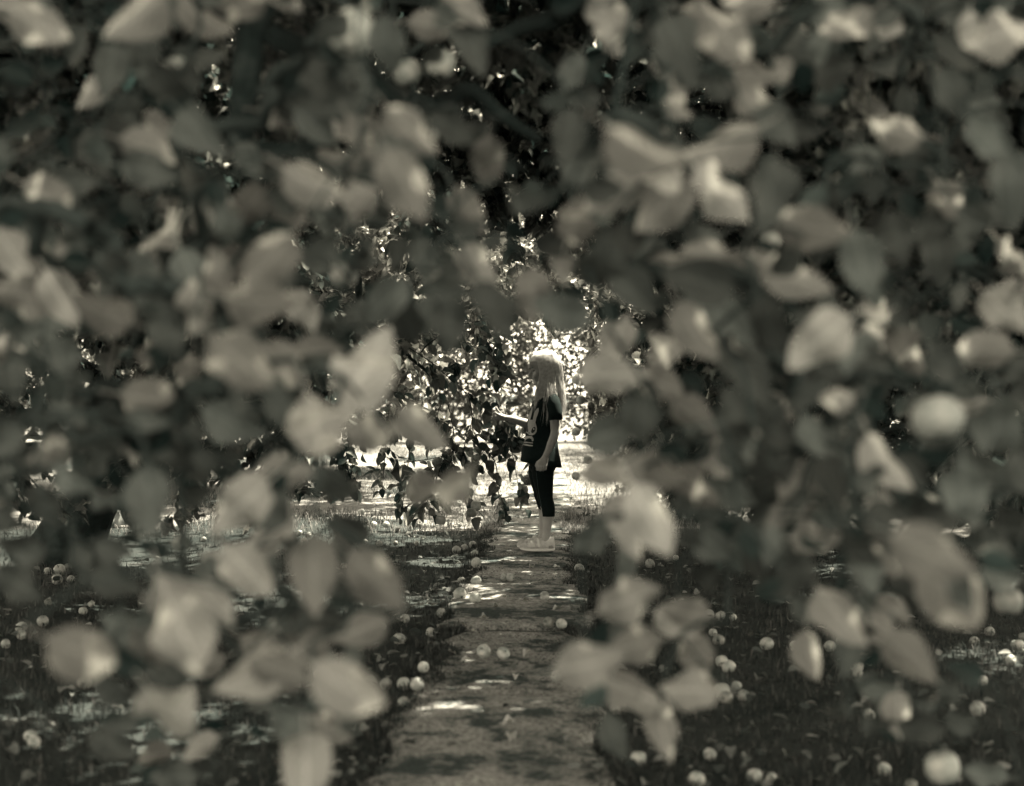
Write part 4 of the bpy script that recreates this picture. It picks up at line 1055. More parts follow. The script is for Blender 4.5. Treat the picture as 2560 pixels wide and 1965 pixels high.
# ------------------------------------------------------------------ fallen apples, leaf litter, logs
GL = 'fallen apple in the shaded grass left of the path'
GR = 'fallen apple in the shaded grass right of the path'
GF = 'small pale fallen apple at the edge of the bright grass on the left'
FALLEN = [
 (3,1950,668,20,'fallen apple in the cluster left of the girl\'s shoes, largest of the cluster'),(3,1985,655,17,'fallen apple touching the back of the cluster left of the girl\'s shoes'),(3,2020,645,17,'fallen apple at the right of the cluster beside the girl\'s shoes'),
 (3,2028,684,20,'fallen apple with its stalk end showing, in front of the shoe-side cluster'),(3,2035,743,24,'lone fallen apple on the left path edge, next towards the camera from the cluster'),(3,1972,795,18,'dark bruised fallen apple on the left path edge'),
 (3,2035,822,22,'pale fallen apple on the slab just right of the dark bruised one'),(3,1965,880,28,'big fallen apple, left one of the pair on the left path edge'),(3,2030,898,28,'big bitten-looking fallen apple, right one of the pair on the left path edge'),
 (3,1885,937,22,'fallen apple in the grass just left of the big pair'),(3,1730,962,20,'pale fallen apple in grass farther left of the big pair'),(3,2155,805,17,'smaller left apple of the touching pair on the middle of the path'),
 (3,2182,806,19,'larger right apple of the touching pair on the middle of the path'),(3,1705,1045,25,'fallen apple in the dark grass left of the slab joint'),(3,1635,993,18,'small fallen apple beside the tip of a blurred leaf on the left'),
 (3,1595,880,25,'fallen apple in the grass half hidden by the long blurred leaf on the left'),(3,1840,1015,22,'brown fallen apple at the left end of the slab joint'),(3,2068,1130,32,'darker left apple of the pair lying on the near slab'),
 (3,2150,1138,30,'paler right apple of the pair lying on the near slab'),(3,1650,1238,25,'leftmost apple of the heap on the left edge of the near slab'),(3,1725,1240,30,'middle apple of the heap on the left edge of the near slab'),
 (3,1782,1275,30,'pale front apple of the heap on the left edge of the near slab'),(3,1810,1200,25,'rear apple of the heap on the left edge of the near slab'),(3,1725,1318,30,'dark shaded apple nearest the camera in the heap by the near slab'),
 (3,1360,1200,25,'fallen apple peeping out beneath the wide blurred leaf at lower left'),(3,360,1255,30,'lone fallen apple with dark eye in the lower left grass'),(3,130,1500,28,'rear apple of the pair in the lower left corner'),
 (3,147,1526,28,'front apple of the pair in the lower left corner'),(3,90,1015,24,'left apple of two lying near the left edge'),(3,182,995,25,'right apple of two lying near the left edge'),(3,92,1050,14,'smallest apple just below the two at the left edge'),
 (3,25,1075,22,'dim fallen apple at the very left edge'),(3,245,830,25,'larger of two apples in front of the leaning trunk'),(3,302,828,18,'smaller pale apple of two in front of the leaning trunk'),(3,255,762,25,GL),(3,290,728,17,GL),(3,205,765,17,GL),
 (3,205,935,15,GL),(3,355,955,15,GL),(3,390,930,12,GL),(3,1597,568,18,GF),(3,1650,566,15,GF),(3,1620,640,14,GF),(3,1300,630,18,GF),(3,1280,605,15,GF),(3,1430,645,15,GF),(3,1560,635,14,GF),(3,1515,637,13,GF),(3,935,572,15,GF),
 (3,1700,585,13,GF),(3,1745,600,12,GF),(3,1690,640,12,GF),(3,705,585,16,GF),(3,870,615,12,GF),(3,1320,612,12,GF),(3,1780,640,12,GF),(3,1440,690,13,GL),(3,1470,735,14,GL),(3,1455,778,18,GL),(3,1490,870,18,GL),(3,1385,1385,25,GL),(3,1420,790,14,GL),(3,1560,900,12,GL),
 (4,288,748,22,'pale fallen apple on the right path edge in front of the girl'),(4,140,890,25,'lone fallen apple standing upright in the middle of the path'),(4,590,725,22,'pale fallen apple in the right grass beyond the dark blurred leaf'),
 (4,155,1005,25,'blemished apple lying in the slab joint'),(4,212,1010,22,'brown apple lying in the slab joint right of the blemished one'),(4,195,1240,34,'knobbly fallen apple on the right edge of the near slab'),(4,248,1255,28,'brown apple touching the knobbly one on the near slab'),
 (4,325,1275,26,'apple at the path edge under the right blurred leaf cluster'),(4,440,1350,22,'narrow pale apple in the grass below the right leaf cluster'),(4,840,940,25,'darker apple of two behind the small group in the right grass'),(4,890,950,22,'paler apple of two behind the small group in the right grass'),
 (4,858,1020,18,'small apple behind a bright one right of the leaf cluster'),(4,882,1048,28,'bright apple right of the leaf cluster'),(4,1088,1075,28,'lone pale apple in the middle of the right grass'),(4,1210,1085,26,GR),(4,1358,1095,25,GR),
 (4,897,1145,28,'rear apple of the touching pair right of the leaf cluster'),(4,928,1168,30,'front apple of the touching pair right of the leaf cluster'),(4,895,1270,36,'brightest apple of the group of four right of the leaf cluster'),(4,915,1302,30,'front apple of the group of four right of the leaf cluster'),
 (4,988,1292,28,'right flattened apple of the group of four'),(4,960,1245,25,'dark rear apple of the group of four'),(4,1472,1190,30,'larger apple of a stacked-looking pair at middle right'),(4,1478,1222,20,'small front apple of a stacked-looking pair at middle right'),(4,1530,1170,20,GR),
 (4,540,1555,38,'pale apple in the grass beside the near slab at the bottom'),(4,790,1640,38,'brightest apple on the bottom edge right of the path'),(4,845,1545,28,'dull brown apple behind the brightest one at the bottom'),(4,1038,1630,38,'large pale apple right of the brightest one at the bottom'),
 (4,1108,1642,30,'dull apple touching the large pale one at the bottom'),(4,1705,1672,28,GR),(4,1590,1605,22,GR),(4,2005,1265,28,'pale apple in the grass near the lower right edge'),(4,1990,1380,33,'broken pale apple lowest near the right edge'),
 (4,2160,1060,30,GR),(4,2182,1005,20,GR),(4,1975,1030,20,GR),(4,2040,970,22,GR),(4,2130,1170,22,GR),(4,1525,1385,25,GR),(4,1975,890,22,GR),(4,330,972,17,GR),(4,510,962,14,GR),(4,1400,1078,12,GR),(4,945,960,12,GR),(4,700,700,14,GR),(4,1330,905,18,GR)]
taken = []
for q, x, y, r, lab in FALLEN:
    ox, oy = Q[q]; px, py, rp = ox + x / 1.709, oy + y / 1.709, r / 1.709
    d = ground_d(py + rp * 0.9)
    rad = min(max(rp / F * d, 0.018), 0.046)
    X = (px - 1280) / F * d
    on = abs(X - path_x(d)) < PW - 0.005
    z = (SLAB_Z if on else ground_z(X, d)) + rad * (0.86 if on else random.uniform(0.55, 0.85))
    taken.append((X, d, rad))
    apple((X, d, z), rad * random.uniform(0.9, 1.06), lab, {GL: 'apples in the grass on the left', GR: 'apples in the grass on the right', GF: 'apples at the edge of the bright grass'}.get(lab, 'fallen apples'), detail=rp > 9)
GS = 'small windfall apple lying in the sunlit grass beyond the shade'
for k in range(16):
    d = random.uniform(10.2, 14); X = random.uniform(-0.28, 0.22) * d
    if abs(X - path_x(d)) < 0.35: continue
    apple((X, d, ground_z(X, d) + 0.03), random.uniform(0.026, 0.034), GS, 'windfalls in the sunlit grass', detail=False)
GT = 'small pale apple hanging in the sunlit tree behind the girl'
GB = 'apple hanging on the bough in front of the girl'
for px, py, d in [(1478, 905, 11), (1440, 950, 10.9), (1515, 870, 11.2), (1500, 925, 11.3), (1545, 905, 11), (1440, 1080, 10.6), (1452, 1000, 10.8), (1525, 990, 11), (1440, 1190, 11.5), (1470, 1150, 11.2), (1400, 935, 11.2), (1560, 860, 11.5), (1480, 1085, 11), (1415, 1020, 11), (1590, 930, 11.4), (1362, 800, 11.5), (1300, 735, 8.9), (1455, 845, 11.4), (1535, 945, 11.2)]:
    apple(at(px, py, d), random.uniform(0.029, 0.037), GT, 'fruit on the sunlit tree', True, detail=False)
for px, py, d, lab in [(1320, 1200, 9.1, 'pale apple hanging by the girl\'s knees'), (1093, 1156, 8.8, 'dark apple hanging level with the hem of the shirt, left of the bough'), (1308, 1225, 9.15, 'shaded apple tucked beneath the pale one by the girl\'s knees'), (1102, 1300, 8.85, 'lowest apple on the bough, almost touching the ground'), (1190, 1265, 8.9, 'apple half hidden in the lowest leaf clump of the bough'), (1292, 744, 8.6, 'pale apple hanging high above the girl\'s head'), (1178, 1282, 8.8, 'second apple in the lowest leaf clump of the bough')]:
    apple(at(px, py, d), 0.034, lab, 'fruit on the hanging bough', True)

# leaf litter
def scatter(n):
    d = 3.2 + 8.5 * RNG.random(n) ** 1.3
    x = (RNG.random(n) * 2 - 1) * (0.40 * d)
    off = np.abs(x - (-0.06 + (d - 3.5) * 0.031)) - PW
    kp = (off > -0.01) | (RNG.random(n) < 0.10)
    near_edge = RNG.random(n) < np.exp(-np.clip(off, 0, 9) * 1.3) + 0.25
    kp &= near_edge
    x, d, off = x[kp], d[kp], off[kp]
    z = np.array([ground_z(a, b) for a, b in zip(x, d)]) + np.where(off < 0, SLAB_Z + 0.006, 0.012 + 0.014 * RNG.random(len(x)))
    n = len(x)
    P = np.stack([x, d, z], 1)
    A = np.stack([RNG.normal(size=n), RNG.normal(size=n), RNG.normal(size=n) * 0.25], 1)
    Nn = np.stack([RNG.normal(size=n) * 0.35, RNG.normal(size=n) * 0.35, np.ones(n)], 1)
    return P, A, Nn
P_, A_, N_ = scatter(4200)
lit = leaf_mass('fallen_leaves', P_, A_, N_, 0.018 + 0.035 * RNG.random(len(P_)), M['litter'], None, (0, 0, 0))
tag(lit, 'litter of small dead leaves in the grass along the path', 'leaves', kind='stuff')
LF = [(1333,1432,'curled pale leaf left of another on the slab in front of the girl'),(1383,1433,'bright folded leaf on the slab in front of the girl'),(1270,1510,'small white leaf fragment in the middle of the path'),(1232,1533,'curled leaf left of the middle of the path'),(1402,1540,'dark curved leaf right of the middle of the path'),
 (1223,1563,'white leaf scrap on the joint between slabs'),(1150,1580,'pale leaf flake left under the slab joint'),(1218,1582,'pale leaf flake right under the slab joint'),(1324,1651,'tiny white leaf scrap right of the apple pair on the near slab'),(1155,1676,'white leaf scrap left on the near slab'),
 (1276,1866,'large pale torn leaf low on the near slab'),(1308,1520,'dark twig-like rolled leaf beside the upright apple'),(1455,1475,'pale leaf on the right path edge'),(1180,1600,'small leaf scrap just past the slab joint on the left'),(1290,1715,'faint leaf scrap on the mossy near slab'),(1120,1650,'pale leaf crumb on the left edge of the near slab'),
 (1085,1478,'bright leaf in the dark grass left of the path'),(1480,1890,'pale pointed leaf on the right edge of the near slab'),(1545,1770,'upright pale leaf in the grass under the right leaf cluster'),(1250,1840,'pale speck of leaf low on the near slab')]
for px, py, lab in LF:
    d = ground_d(py); X = (px - 1280) / F * d
    on = abs(X - path_x(d)) < PW
    o = link('fallen_leaf', random.choice(LM['litter_one']))
    o.location = (X, d, (SLAB_Z if on else ground_z(X, d)) + 0.010)
    s = random.uniform(0.028, 0.05)
    o.scale = (s, s, s * 1.4)
    o.rotation_euler = (random.uniform(-0.35, 0.35), random.uniform(-0.3, 0.3), random.uniform(0, 6.28))
    tag(o, lab, 'leaf', 'fallen leaves on the path')

# cut logs lying by the leaning trunk, apples on top
def log(p0, p1, r, label):
    p0, p1 = Vector(p0), Vector(p1); n = 9
    mb = MB()
    pts = [p0.lerp(p1, i / n) + Vector((0, 0, random.uniform(-.006, .006))) for i in range(n + 1)]
    mb.tube([p - p0 for p in pts], [r * random.uniform(0.9, 1.08) for _ in pts], 14, 0.07)
    o = mb.build('log', None, M['log']); o.location = p0
    tag(o, label, 'log', 'logs by the leaning tree')
    e = MB(); ax = (p1 - p0).normalized()
    e.tube([-ax * 0.006, Vector((0, 0, 0))], [r * 0.86, r * 0.9], 12); e.build('cut_end', o, M['log'])
gl = lambda px, py, d, dz=0: at(px, py, d) + Vector((0, 0, dz))
log(gl(255, 1215, 10.4), gl(345, 1200, 10.8), 0.075, 'pale sunlit log lying on top beside the leaning trunk')
log(gl(225, 1270, 10.3), gl(325, 1262, 10.7), 0.10, 'thick log under the pale one beside the leaning trunk')
log(gl(240, 1300, 10.1), gl(330, 1295, 10.5), 0.07, 'short dark log on the ground beside the leaning trunk')
for px, py, lab in [(270, 1186, 'bright apple on the top log'), (290, 1184, 'second bright apple on the top log'), (250, 1182, 'apple at the left end of the top log'), (307, 1258, 'apple resting on the front of the logs'), (245, 1330, 'apple on the ground below the logs')]:
    apple(at(px, py, 10.25), 0.034, lab, 'apples on the logs', detail=False)

# windfalls and fruit that look alike are told apart by where they lie
ORD = ['first', 'second', 'third', 'fourth', 'fifth', 'sixth', 'seventh', 'eighth', 'ninth', 'tenth', 'eleventh', 'twelfth']
def spread(label, bands, by, text):
    """bands: (lower limit, phrase) on the value by(obj)[0], ordered inside a band by by(obj)[1]"""
    obs = [o for o in COL.objects if o.get('label') == label]
    rest = list(obs)
    for lim, phrase in bands:
        grp = sorted([o for o in rest if by(o)[0] >= lim], key=lambda o: by(o)[1])
        rest = [o for o in rest if o not in grp]
        for i, o in enumerate(grp):
            o['label'] = text % (phrase, ORD[min(i, 11)])
dist = lambda o: (-o.location.y, abs(o.location.x - path_x(o.location.y)))
GB_ = [(-4.3, 'along the bottom edge'), (-5.7, 'nearer than the slab joint'), (-7.2, 'just beyond the slab joint'), (-8.6, 'level with the shoes'), (-99, 'beyond the shoes')]
spread(GL, GB_, dist, 'fallen apple in left grass %s, %s out from the path')
spread(GR, GB_, dist, 'fallen apple in right grass %s, %s out from the path')
spread(GF, [(-9.6, 'on its shaded side'), (-10.6, 'along the shadow line'), (-99, 'on its sunny side')], dist, 'small fallen apple at bright grass edge %s, %s from the path')
spread(GS, [(-11.2, 'nearest the shade'), (-12.6, 'midway out'), (-99, 'farthest out')], dist, 'windfall apple in the sunlit grass %s, %s out from the path')
hgt = lambda o: (o.location.z, o.location.x)
spread(GT, [(1.25, 'above her head'), (0.98, 'at head height'), (0.72, 'at shirt height'), (-9, 'at leg height')], hgt, 'apple in the sunlit tree behind the girl %s, %s from the left')
# ------------------------------------------------------------------ the girl (faces -x, her left side to the camera)
girl = empty('person', GIRL + Vector((0, 0, SLAB_Z)))
tag(girl, 'fair long-haired child in dark tunic and leggings reaching for the bough', 'person')

def ring_e(c, ax, ay, n=20, tilt=None, p=2.0):
    """horizontal ellipse ring, half axes ax (x) and ay (y)"""
    o = []
    for k in range(n):
        a = 2 * math.pi * k / n; ca, sa = math.cos(a), math.sin(a)
        x = abs(ca) ** (2 / p) * math.copysign(1, ca) * ax; y = abs(sa) ** (2 / p) * math.copysign(1, sa) * ay
        z = 0 if tilt is None else tilt * x
        o.append(Vector((c[0] + x, c[1] + y, c[2] + z)))
    return o

b = MB()
# head: profile front/back, half width, by height over the chin
HP = [(-0.004, -0.062, -0.030, 0.016), (0.004, -0.076, -0.004, 0.030), (0.016, -0.081, 0.018, 0.042), (0.028, -0.082, 0.034, 0.049), (0.037, -0.080, 0.045, 0.053), (0.042, -0.077, 0.052, 0.055), (0.049, -0.084, 0.060, 0.057), (0.060, -0.080, 0.072, 0.060),
      (0.075, -0.079, 0.082, 0.064), (0.092, -0.076, 0.088, 0.067), (0.105, -0.080, 0.091, 0.069), (0.125, -0.087, 0.091, 0.070), (0.148, -0.083, 0.086, 0.067), (0.170, -0.068, 0.074, 0.058), (0.188, -0.044, 0.052, 0.042), (0.199, -0.014, 0.022, 0.018)]
hM = Matrix.Translation((0.0, 0, 0.988)) @ Matrix.Translation((0, 0, 0.05)) @ Matrix.Rotation(math.radians(-9), 4, 'Y') @ Matrix.Translation((0, 0, -0.05))
R = []
for z, f, bk, w in HP:
    R.append([hM @ p for p in ring_e(((f + bk) / 2, 0, z), (bk - f) / 2, w, 24, p=2.2)])
b.rings(R)
def hp(x, y, z): return hM @ Vector((x, y, z))
b.tube([hp(-0.078, 0, 0.100), hp(-0.088, 0, 0.082), hp(-0.097, 0, 0.069), hp(-0.088, 0, 0.061)], [0.007, 0.009, 0.0115, 0.009], 10)       # nose
for s in (-1, 1):
    b.ellipsoid(hp(-0.086, 0.008 * s, 0.063), (0.007, 0.007, 0.006), 8, 6)
    b.ellipsoid(hp(0.004, 0.068 * s, 0.078), (0.018, 0.008, 0.027), 10, 7)                                                        # ears
    b.ellipsoid(hp(-0.058, 0.036 * s, 0.055), (0.024, 0.022, 0.024), 10, 7)                                                       # cheeks
b.ellipsoid(hp(-0.080, 0, 0.047), (0.008, 0.018, 0.005), 10, 6); b.ellipsoid(hp(-0.078, 0, 0.036), (0.008, 0.016, 0.0055), 10, 6)          # lips
b.ellipsoid(hp(-0.070, 0, 0.014), (0.012, 0.017, 0.012), 10, 6)
b.tube([(0.016, 0, 0.90), (0.012, 0, 0.95), (0.004, 0, 1.02)], [0.043, 0.038, 0.040], 16)                                              # neck
# trunk of the body
R = [ring_e((-0.01, 0, 0.50), 0.070, 0.095), ring_e((-0.012, 0, 0.56), 0.070, 0.098), ring_e((-0.015, 0, 0.64), 0.066, 0.090), ring_e((-0.015, 0, 0.72), 0.066, 0.092), ring_e((-0.012, 0, 0.80), 0.066, 0.100), ring_e((0.0, 0, 0.86), 0.060, 0.108), ring_e((0.012, 0, 0.905), 0.044, 0.098), ring_e((0.016, 0, 0.93), 0.036, 0.055)]
b.rings(R)
# near arm, hanging
LA_ = [(0.030, -0.100, 0.895), (0.042, -0.128, 0.83), (0.048, -0.140, 0.76), (0.050, -0.145, 0.71), (0.042, -0.150, 0.675), (0.025, -0.153, 0.635), (0.008, -0.155, 0.595), (-0.007, -0.156, 0.567)]
b.tube(LA_, [0.036, 0.033, 0.028, 0.0265, 0.0265, 0.0245, 0.020, 0.0175], 14)
R = []
for (x, y, z, ax, ay) in [(-0.006, -0.156, 0.572, 0.0175, 0.014), (-0.014, -0.157, 0.552, 0.024, 0.0145), (-0.022, -0.157, 0.535, 0.030, 0.0150), (-0.028, -0.156, 0.517, 0.033, 0.0145), (-0.030, -0.153, 0.504, 0.031, 0.011)]:
    R.append(ring_e((x, y, z), ax, ay, 16))
b.rings(R)
for i, (fx, dl) in enumerate([(-0.054, 0.002), (-0.038, -0.003), (-0.022, -0.002), (-0.007, 0.004)]):
    b.tube([(fx + 0.004, -0.158, 0.522), (fx, -0.163, 0.506 + dl), (fx - .001, -0.158, 0.486 + dl), (fx, -0.142, 0.483 + dl), (fx, -0.132, 0.498 + dl), (fx, -0.137, 0.508)], [0.0085, 0.0088, 0.0082, 0.0078, 0.0072, 0.006], 10)
b.tube([(-0.030, -0.148, 0.545), (-0.054, -0.140, 0.528), (-0.062, -0.132, 0.508), (-0.052, -0.126, 0.494)], [0.010, 0.0095, 0.0085, 0.006], 10)
# far arm, reaching forward
RA_ = [(0.020, 0.100, 0.895), (0.000, 0.122, 0.83), (-0.030, 0.130, 0.77), (-0.060, 0.125, 0.742), (-0.105, 0.105, 0.748), (-0.155, 0.085, 0.764), (-0.205, 0.067, 0.780), (-0.236, 0.058, 0.787)]
b.tube(RA_, [0.036, 0.033, 0.030, 0.030, 0.029, 0.025, 0.019, 0.0165], 14)
b.tube([(-0.230, 0.060, 0.786), (-0.252, 0.054, 0.789), (-0.272, 0.050, 0.790), (-0.288, 0.048, 0.789)], [0.0165, 0.019, 0.020, 0.016], 14)
b.tube([(-0.256, 0.045, 0.799), (-0.274, 0.040, 0.815), (-0.290, 0.037, 0.832), (-0.302, 0.034, 0.852)], [0.0095, 0.0085, 0.0075, 0.0055], 10)     # index raised to the twig
for i, (yy, dz, dx) in enumerate([(0.040, 0.004, 0.004), (0.054, -0.003, 0.002), (0.066, -0.009, -0.002)]):
    b.tube([(-0.272, yy, 0.790 + dz), (-0.296 - dx, yy - .004, 0.786 + dz), (-0.312 - dx, yy - .008, 0.795 + dz), (-0.311 - dx, yy - .010, 0.810 + dz), (-0.298, yy - .010, 0.815 + dz)], [0.009, 0.0085, 0.008, 0.0072, 0.0055], 10)
b.tube([(-0.248, 0.038, 0.792), (-0.268, 0.026, 0.798), (-0.288, 0.024, 0.808), (-0.304, 0.026, 0.818)], [0.0095, 0.0085, 0.0078, 0.0055], 10)         # thumb
# legs
for s, dx, dy in ((-1, 0.0, 0.0), (1, -0.016, 0.03)):
    y = s * 0.048
    b.tube([(-0.020 + dx, y, 0.52), (-0.018 + dx, y + dy * .3, 0.44), (-0.010 + dx, y + dy * .5, 0.36), (-0.006 + dx, y + dy * .6, 0.315), (0.004 + dx, y + dy * .8, 0.255), (0.008 + dx, y + dy * .9, 0.19), (0.002 + dx, y + dy, 0.12), (-0.004 + dx, y + dy, 0.07), (-0.006 + dx, y + dy, 0.03)],
           [0.058, 0.053, 0.044, 0.040, 0.037, 0.032, 0.0255, 0.0245, 0.027], 16)
    b.tube([(0.02 + dx, y + dy, 0.03), (-0.06 + dx, y + dy, 0.03), (-0.115 + dx, y + dy, 0.022)], [0.022, 0.024, 0.014], 10)
bo = b.build('body', None, M['skin'])
rm = bo.modifiers.new('union', 'REMESH'); rm.mode = 'VOXEL'; rm.voxel_size = 0.0032
sm_ = bo.modifiers.new('smooth', 'SMOOTH'); sm_.factor = 0.5; sm_.iterations = 3
dg = bpy.context.evaluated_depsgraph_get()
bm_ = bpy.data.meshes.new_from_object(bo.evaluated_get(dg))
bpy.data.objects.remove(bo)
bm_.polygons.foreach_set('use_smooth', [True] * len(bm_.polygons))
if not bm_.materials: bm_.materials.append(M['skin'])
body = link('body', bm_, girl)
# eyes, lashes, brows
for s in (-1, 1):
    e = MB()
    e.tube([hp(-0.073, 0.020 * s, 0.0925), hp(-0.071, 0.030 * s, 0.0905), hp(-0.063, 0.042 * s, 0.0915)], [0.0022, 0.0042, 0.002], 6); e.build('eyelashes', girl, M['print_dark'])
    e = MB()
    e.tube([hp(-0.081, 0.016 * s, 0.108), hp(-0.077, 0.030 * s, 0.112), hp(-0.067, 0.044 * s, 0.109)], [0.002, 0.003, 0.0015], 6); e.build('eyebrow', girl, M['stitch'])
# leggings, one tube per leg joined at the hips
l = MB()
l.rings([ring_e((-0.015, 0, 0.60), 0.082, 0.108, 24), ring_e((-0.018, 0, 0.54), 0.084, 0.112, 24), ring_e((-0.020, 0.0, 0.49), 0.080, 0.108, 24), ring_e((-0.02, 0, 0.465), 0.066, 0.095, 24)])
for s, dx, dy, hz in ((-1, 0.0, 0.0, 0.204), (1, -0.018, 0.03, 0.236)):
    y = s * 0.050
    P_l = [(0.500, -0.020, 0.067), (0.440, -0.020, 0.064), (0.380, -0.014, 0.055), (0.340, -0.008, 0.048), (0.315, -0.007, 0.0465), (0.285, 0.003, 0.0445), (0.255, 0.010, 0.0420), (0.225, 0.012, 0.0395), (hz, 0.013, 0.0375)]
    P_l = [q for q in P_l if q[0] >= hz]
    R = [ring_e((x + dx, y + dy * (0.5 - z) * 2.4, z + random.uniform(-.001, .001)), r, r * 0.97, 22) for z, x, r in P_l]
    z, x, r = P_l[-1]
    R.append(ring_e((x + dx, y + dy * (0.5 - z) * 2.4, z + 0.002), r - 0.004, r - 0.004, 22))
    l.rings(R)
lg = l.build('leggings', girl, M['leggings'])
st = MB()
st.tube([(-0.062, -0.098, 0.49), (-0.056, -0.108, 0.43), (-0.048, -0.099, 0.36), (-0.036, -0.092, 0.30), (-0.024, -0.0885, 0.24)], 0.0012, 4); st.build('seam', lg, M['stitch'])
# tunic
T = [(0.945, -0.034, 0.052, 0.052), (0.925, -0.050, 0.060, 0.078), (0.905, -0.064, 0.066, 0.106), (0.880, -0.078, 0.072, 0.122), (0.840, -0.096, 0.073, 0.126), (0.787, -0.108, 0.070, 0.122), (0.740, -0.113, 0.064, 0.118), (0.690, -0.122, 0.061, 0.118), (0.637, -0.134, 0.066, 0.122), (0.590, -0.143, 0.073, 0.130), (0.550, -0.149, 0.080, 0.138), (0.512, -0.153, 0.086, 0.144)]
R = []
for i, (z, f, bk, w) in enumerate(T):
    t = min(1, max(0, (0.70 - z) / 0.19)); ring = []
    tl = -0.17 * t
    for k, p in enumerate(ring_e(((f + bk) / 2, 0, z), (bk - f) / 2, w, 40, tilt=tl, p=2.3)):
        a = 2 * math.pi * k / 40
        wv = t * (0.006 * math.sin(a * 5 + 1.0) + 0.004 * math.sin(a * 9 + 2.0)) + 0.0022 * math.sin(a * 4 + z * 60) + 0.0018 * math.sin(a * 7 - z * 95) * (1 if z < 0.9 else 0)
        c = Vector(((f + bk) / 2, 0, p.z)); dr = (p - c); p = c + dr * (1 + wv / max(dr.length, .02))
        ring.append(p)
    R.append(ring)
inner = [[p * 1.0 + (Vector(((T[-1][1] + T[-1][2]) / 2, 0, p.z)) - p).normalized() * 0.004 + Vector((0, 0, 0.001)) for p in R[-1]]]
inner.append([p + Vector((0, 0, 0.05)) + (Vector((-0.03, 0, p.z)) - p).normalized() * 0.012 for p in inner[0]])
s_ = MB(); s_.rings(R + inner, cap=False)
shirt = s_.build('shirt', girl, M['shirt'])
for pts, rr in (([(0.026, -0.085, 0.912), (0.038, -0.112, 0.885), (0.046, -0.130, 0.850), (0.051, -0.140, 0.815), (0.054, -0.147, 0.780)], [0.036, 0.044, 0.0435, 0.041, 0.0405]),
                ([(0.020, 0.085, 0.912), (0.014, 0.112, 0.885), (0.002, 0.128, 0.850), (-0.014, 0.136, 0.815), (-0.028, 0.138, 0.785)], [0.036, 0.044, 0.0435, 0.042, 0.041])):
    sl = MB(); pts = [Vector(p) for p in pts]
    sl.tube(pts + [pts[-1] + Vector((0, 0, 0.002)), pts[-1] + Vector((0, 0, 0.02))], rr + [rr[-1] - 0.004, rr[-1] - 0.006], 20, 0.02, cap=False)
    sl.build('sleeve', shirt, M['shirt'])
cl = MB()
cl.tube([Vector((0.009 + 0.045 * math.cos(a), 0.052 * math.sin(a), 0.945 + 0.012 * math.cos(a))) for a in [2 * math.pi * k / 24 for k in range(25)]], 0.0045, 6); cl.build('collar', shirt, M['shirt'])
# print on the tunic: a long-eared animal face over two stripes, laid on the cloth
bv = BVHTree.FromPolygons([v.co.copy() for v in shirt.data.vertices], [tuple(p.vertices) for p in shirt.data.polygons])
def pp(x, y):      # enlarged-crop coordinates -> girl coordinates
    px, py = 1230 + x / 12.0, 960 + y / 12.0
    return (px - 1365) / 419.0, (1385 - py) / 419.0 
def decal(name, poly, mat, lift=0.0022, n=14):
    """polygon filled with a grid of small quads, each vertex set on the cloth"""
    xs_ = [p[0] for p in poly]; zs_ = [p[1] for p in poly]
    x0, x1, z0, z1 = min(xs_), max(xs_), min(zs_), max(zs_)
    bm = bmesh.new()
    vs = [bm.verts.new((x, 0, z)) for x, z in poly]
    f = bm.faces.new(vs)
    bmesh.ops.triangulate(bm, faces=[f])
    bmesh.ops.subdivide_edges(bm, edges=bm.edges[:], cuts=3, use_grid_fill=True)
    for v in bm.verts:
        x = max(v.co.x, -0.146); loc = None
        loc, nn, _, _ = bv.ray_cast(Vector((x, -0.5, v.co.z)), Vector((0, 1, 0)))
        if loc is None:
            loc, nn, _, _ = bv.find_nearest(Vector((v.co.x, -0.05, v.co.z)))
        if nn.y > 0 and nn.x > 0: nn = -nn
        v.co = loc + Vector((-0.4, -0.9, 0)).normalized() * lift
    me = bpy.data.meshes.new(name); bm.to_mesh(me); bm.free()
    me.materials.append(mat)
    return link(name, me, shirt)
def ell(cx, cy, rx, ry, rot, n=18):
    o = []
    for k in range(n):
        a = 2 * math.pi * k / n
        u, v = rx * math.cos(a), ry * math.sin(a); r = math.radians(rot)
        o.append(pp(cx + u * math.cos(r) - v * math.sin(r), cy + u * math.sin(r) + v * math.cos(r)))
    return o
decal('print_face', [pp(*q) for q in [(1090,1230),(1150,1185),(1230,1190),(1290,1250),(1320,1340),(1340,1440),(1330,1540),(1280,1610),(1200,1650),(1120,1640),(1060,1600),(1020,1570),(1050,1500),(1075,1420),(1065,1330)]], M['print_pale'])
decal('print_ear', [pp(*q) for q in [(1100,1220),(1075,1160),(1110,1050),(1160,900),(1200,775),(1215,830),(1205,950),(1170,1080),(1140,1190)]], M['print_pale'])
decal('print_ear', [pp(*q) for q in [(1215,1195),(1240,1080),(1270,960),(1340,860),(1390,830),(1395,920),(1360,1040),(1320,1140),(1300,1260)]], M['print_pale'])
decal('print_eye', ell(1238, 1490, 52, 100, 28), M['print_dark'], 0.0034); decal('print_eye', ell(1060, 1490, 28, 75, -10), M['print_dark'], 0.0034)
decal('print_glint', ell(1255, 1460, 16, 22, 0, 10), M['sole'], 0.0044); decal('print_nose', ell(1112, 1580, 22, 16, 0, 10), M['print_dark'], 0.0034)
decal('print_collar', [pp(*q) for q in [(1000,1690),(1060,1670),(1190,1670),(1240,1740),(1245,1800),(1200,1830),(1180,1760),(1120,1730),(1040,1760),(985,1820),(970,1780)]], M['print_pale'])
decal('print_stripe', [pp(*q) for q in [(945,1850),(1000,1838),(1100,1850),(1225,1862),(1225,1885),(1100,1880),(945,1880)]], M['print_pale'])
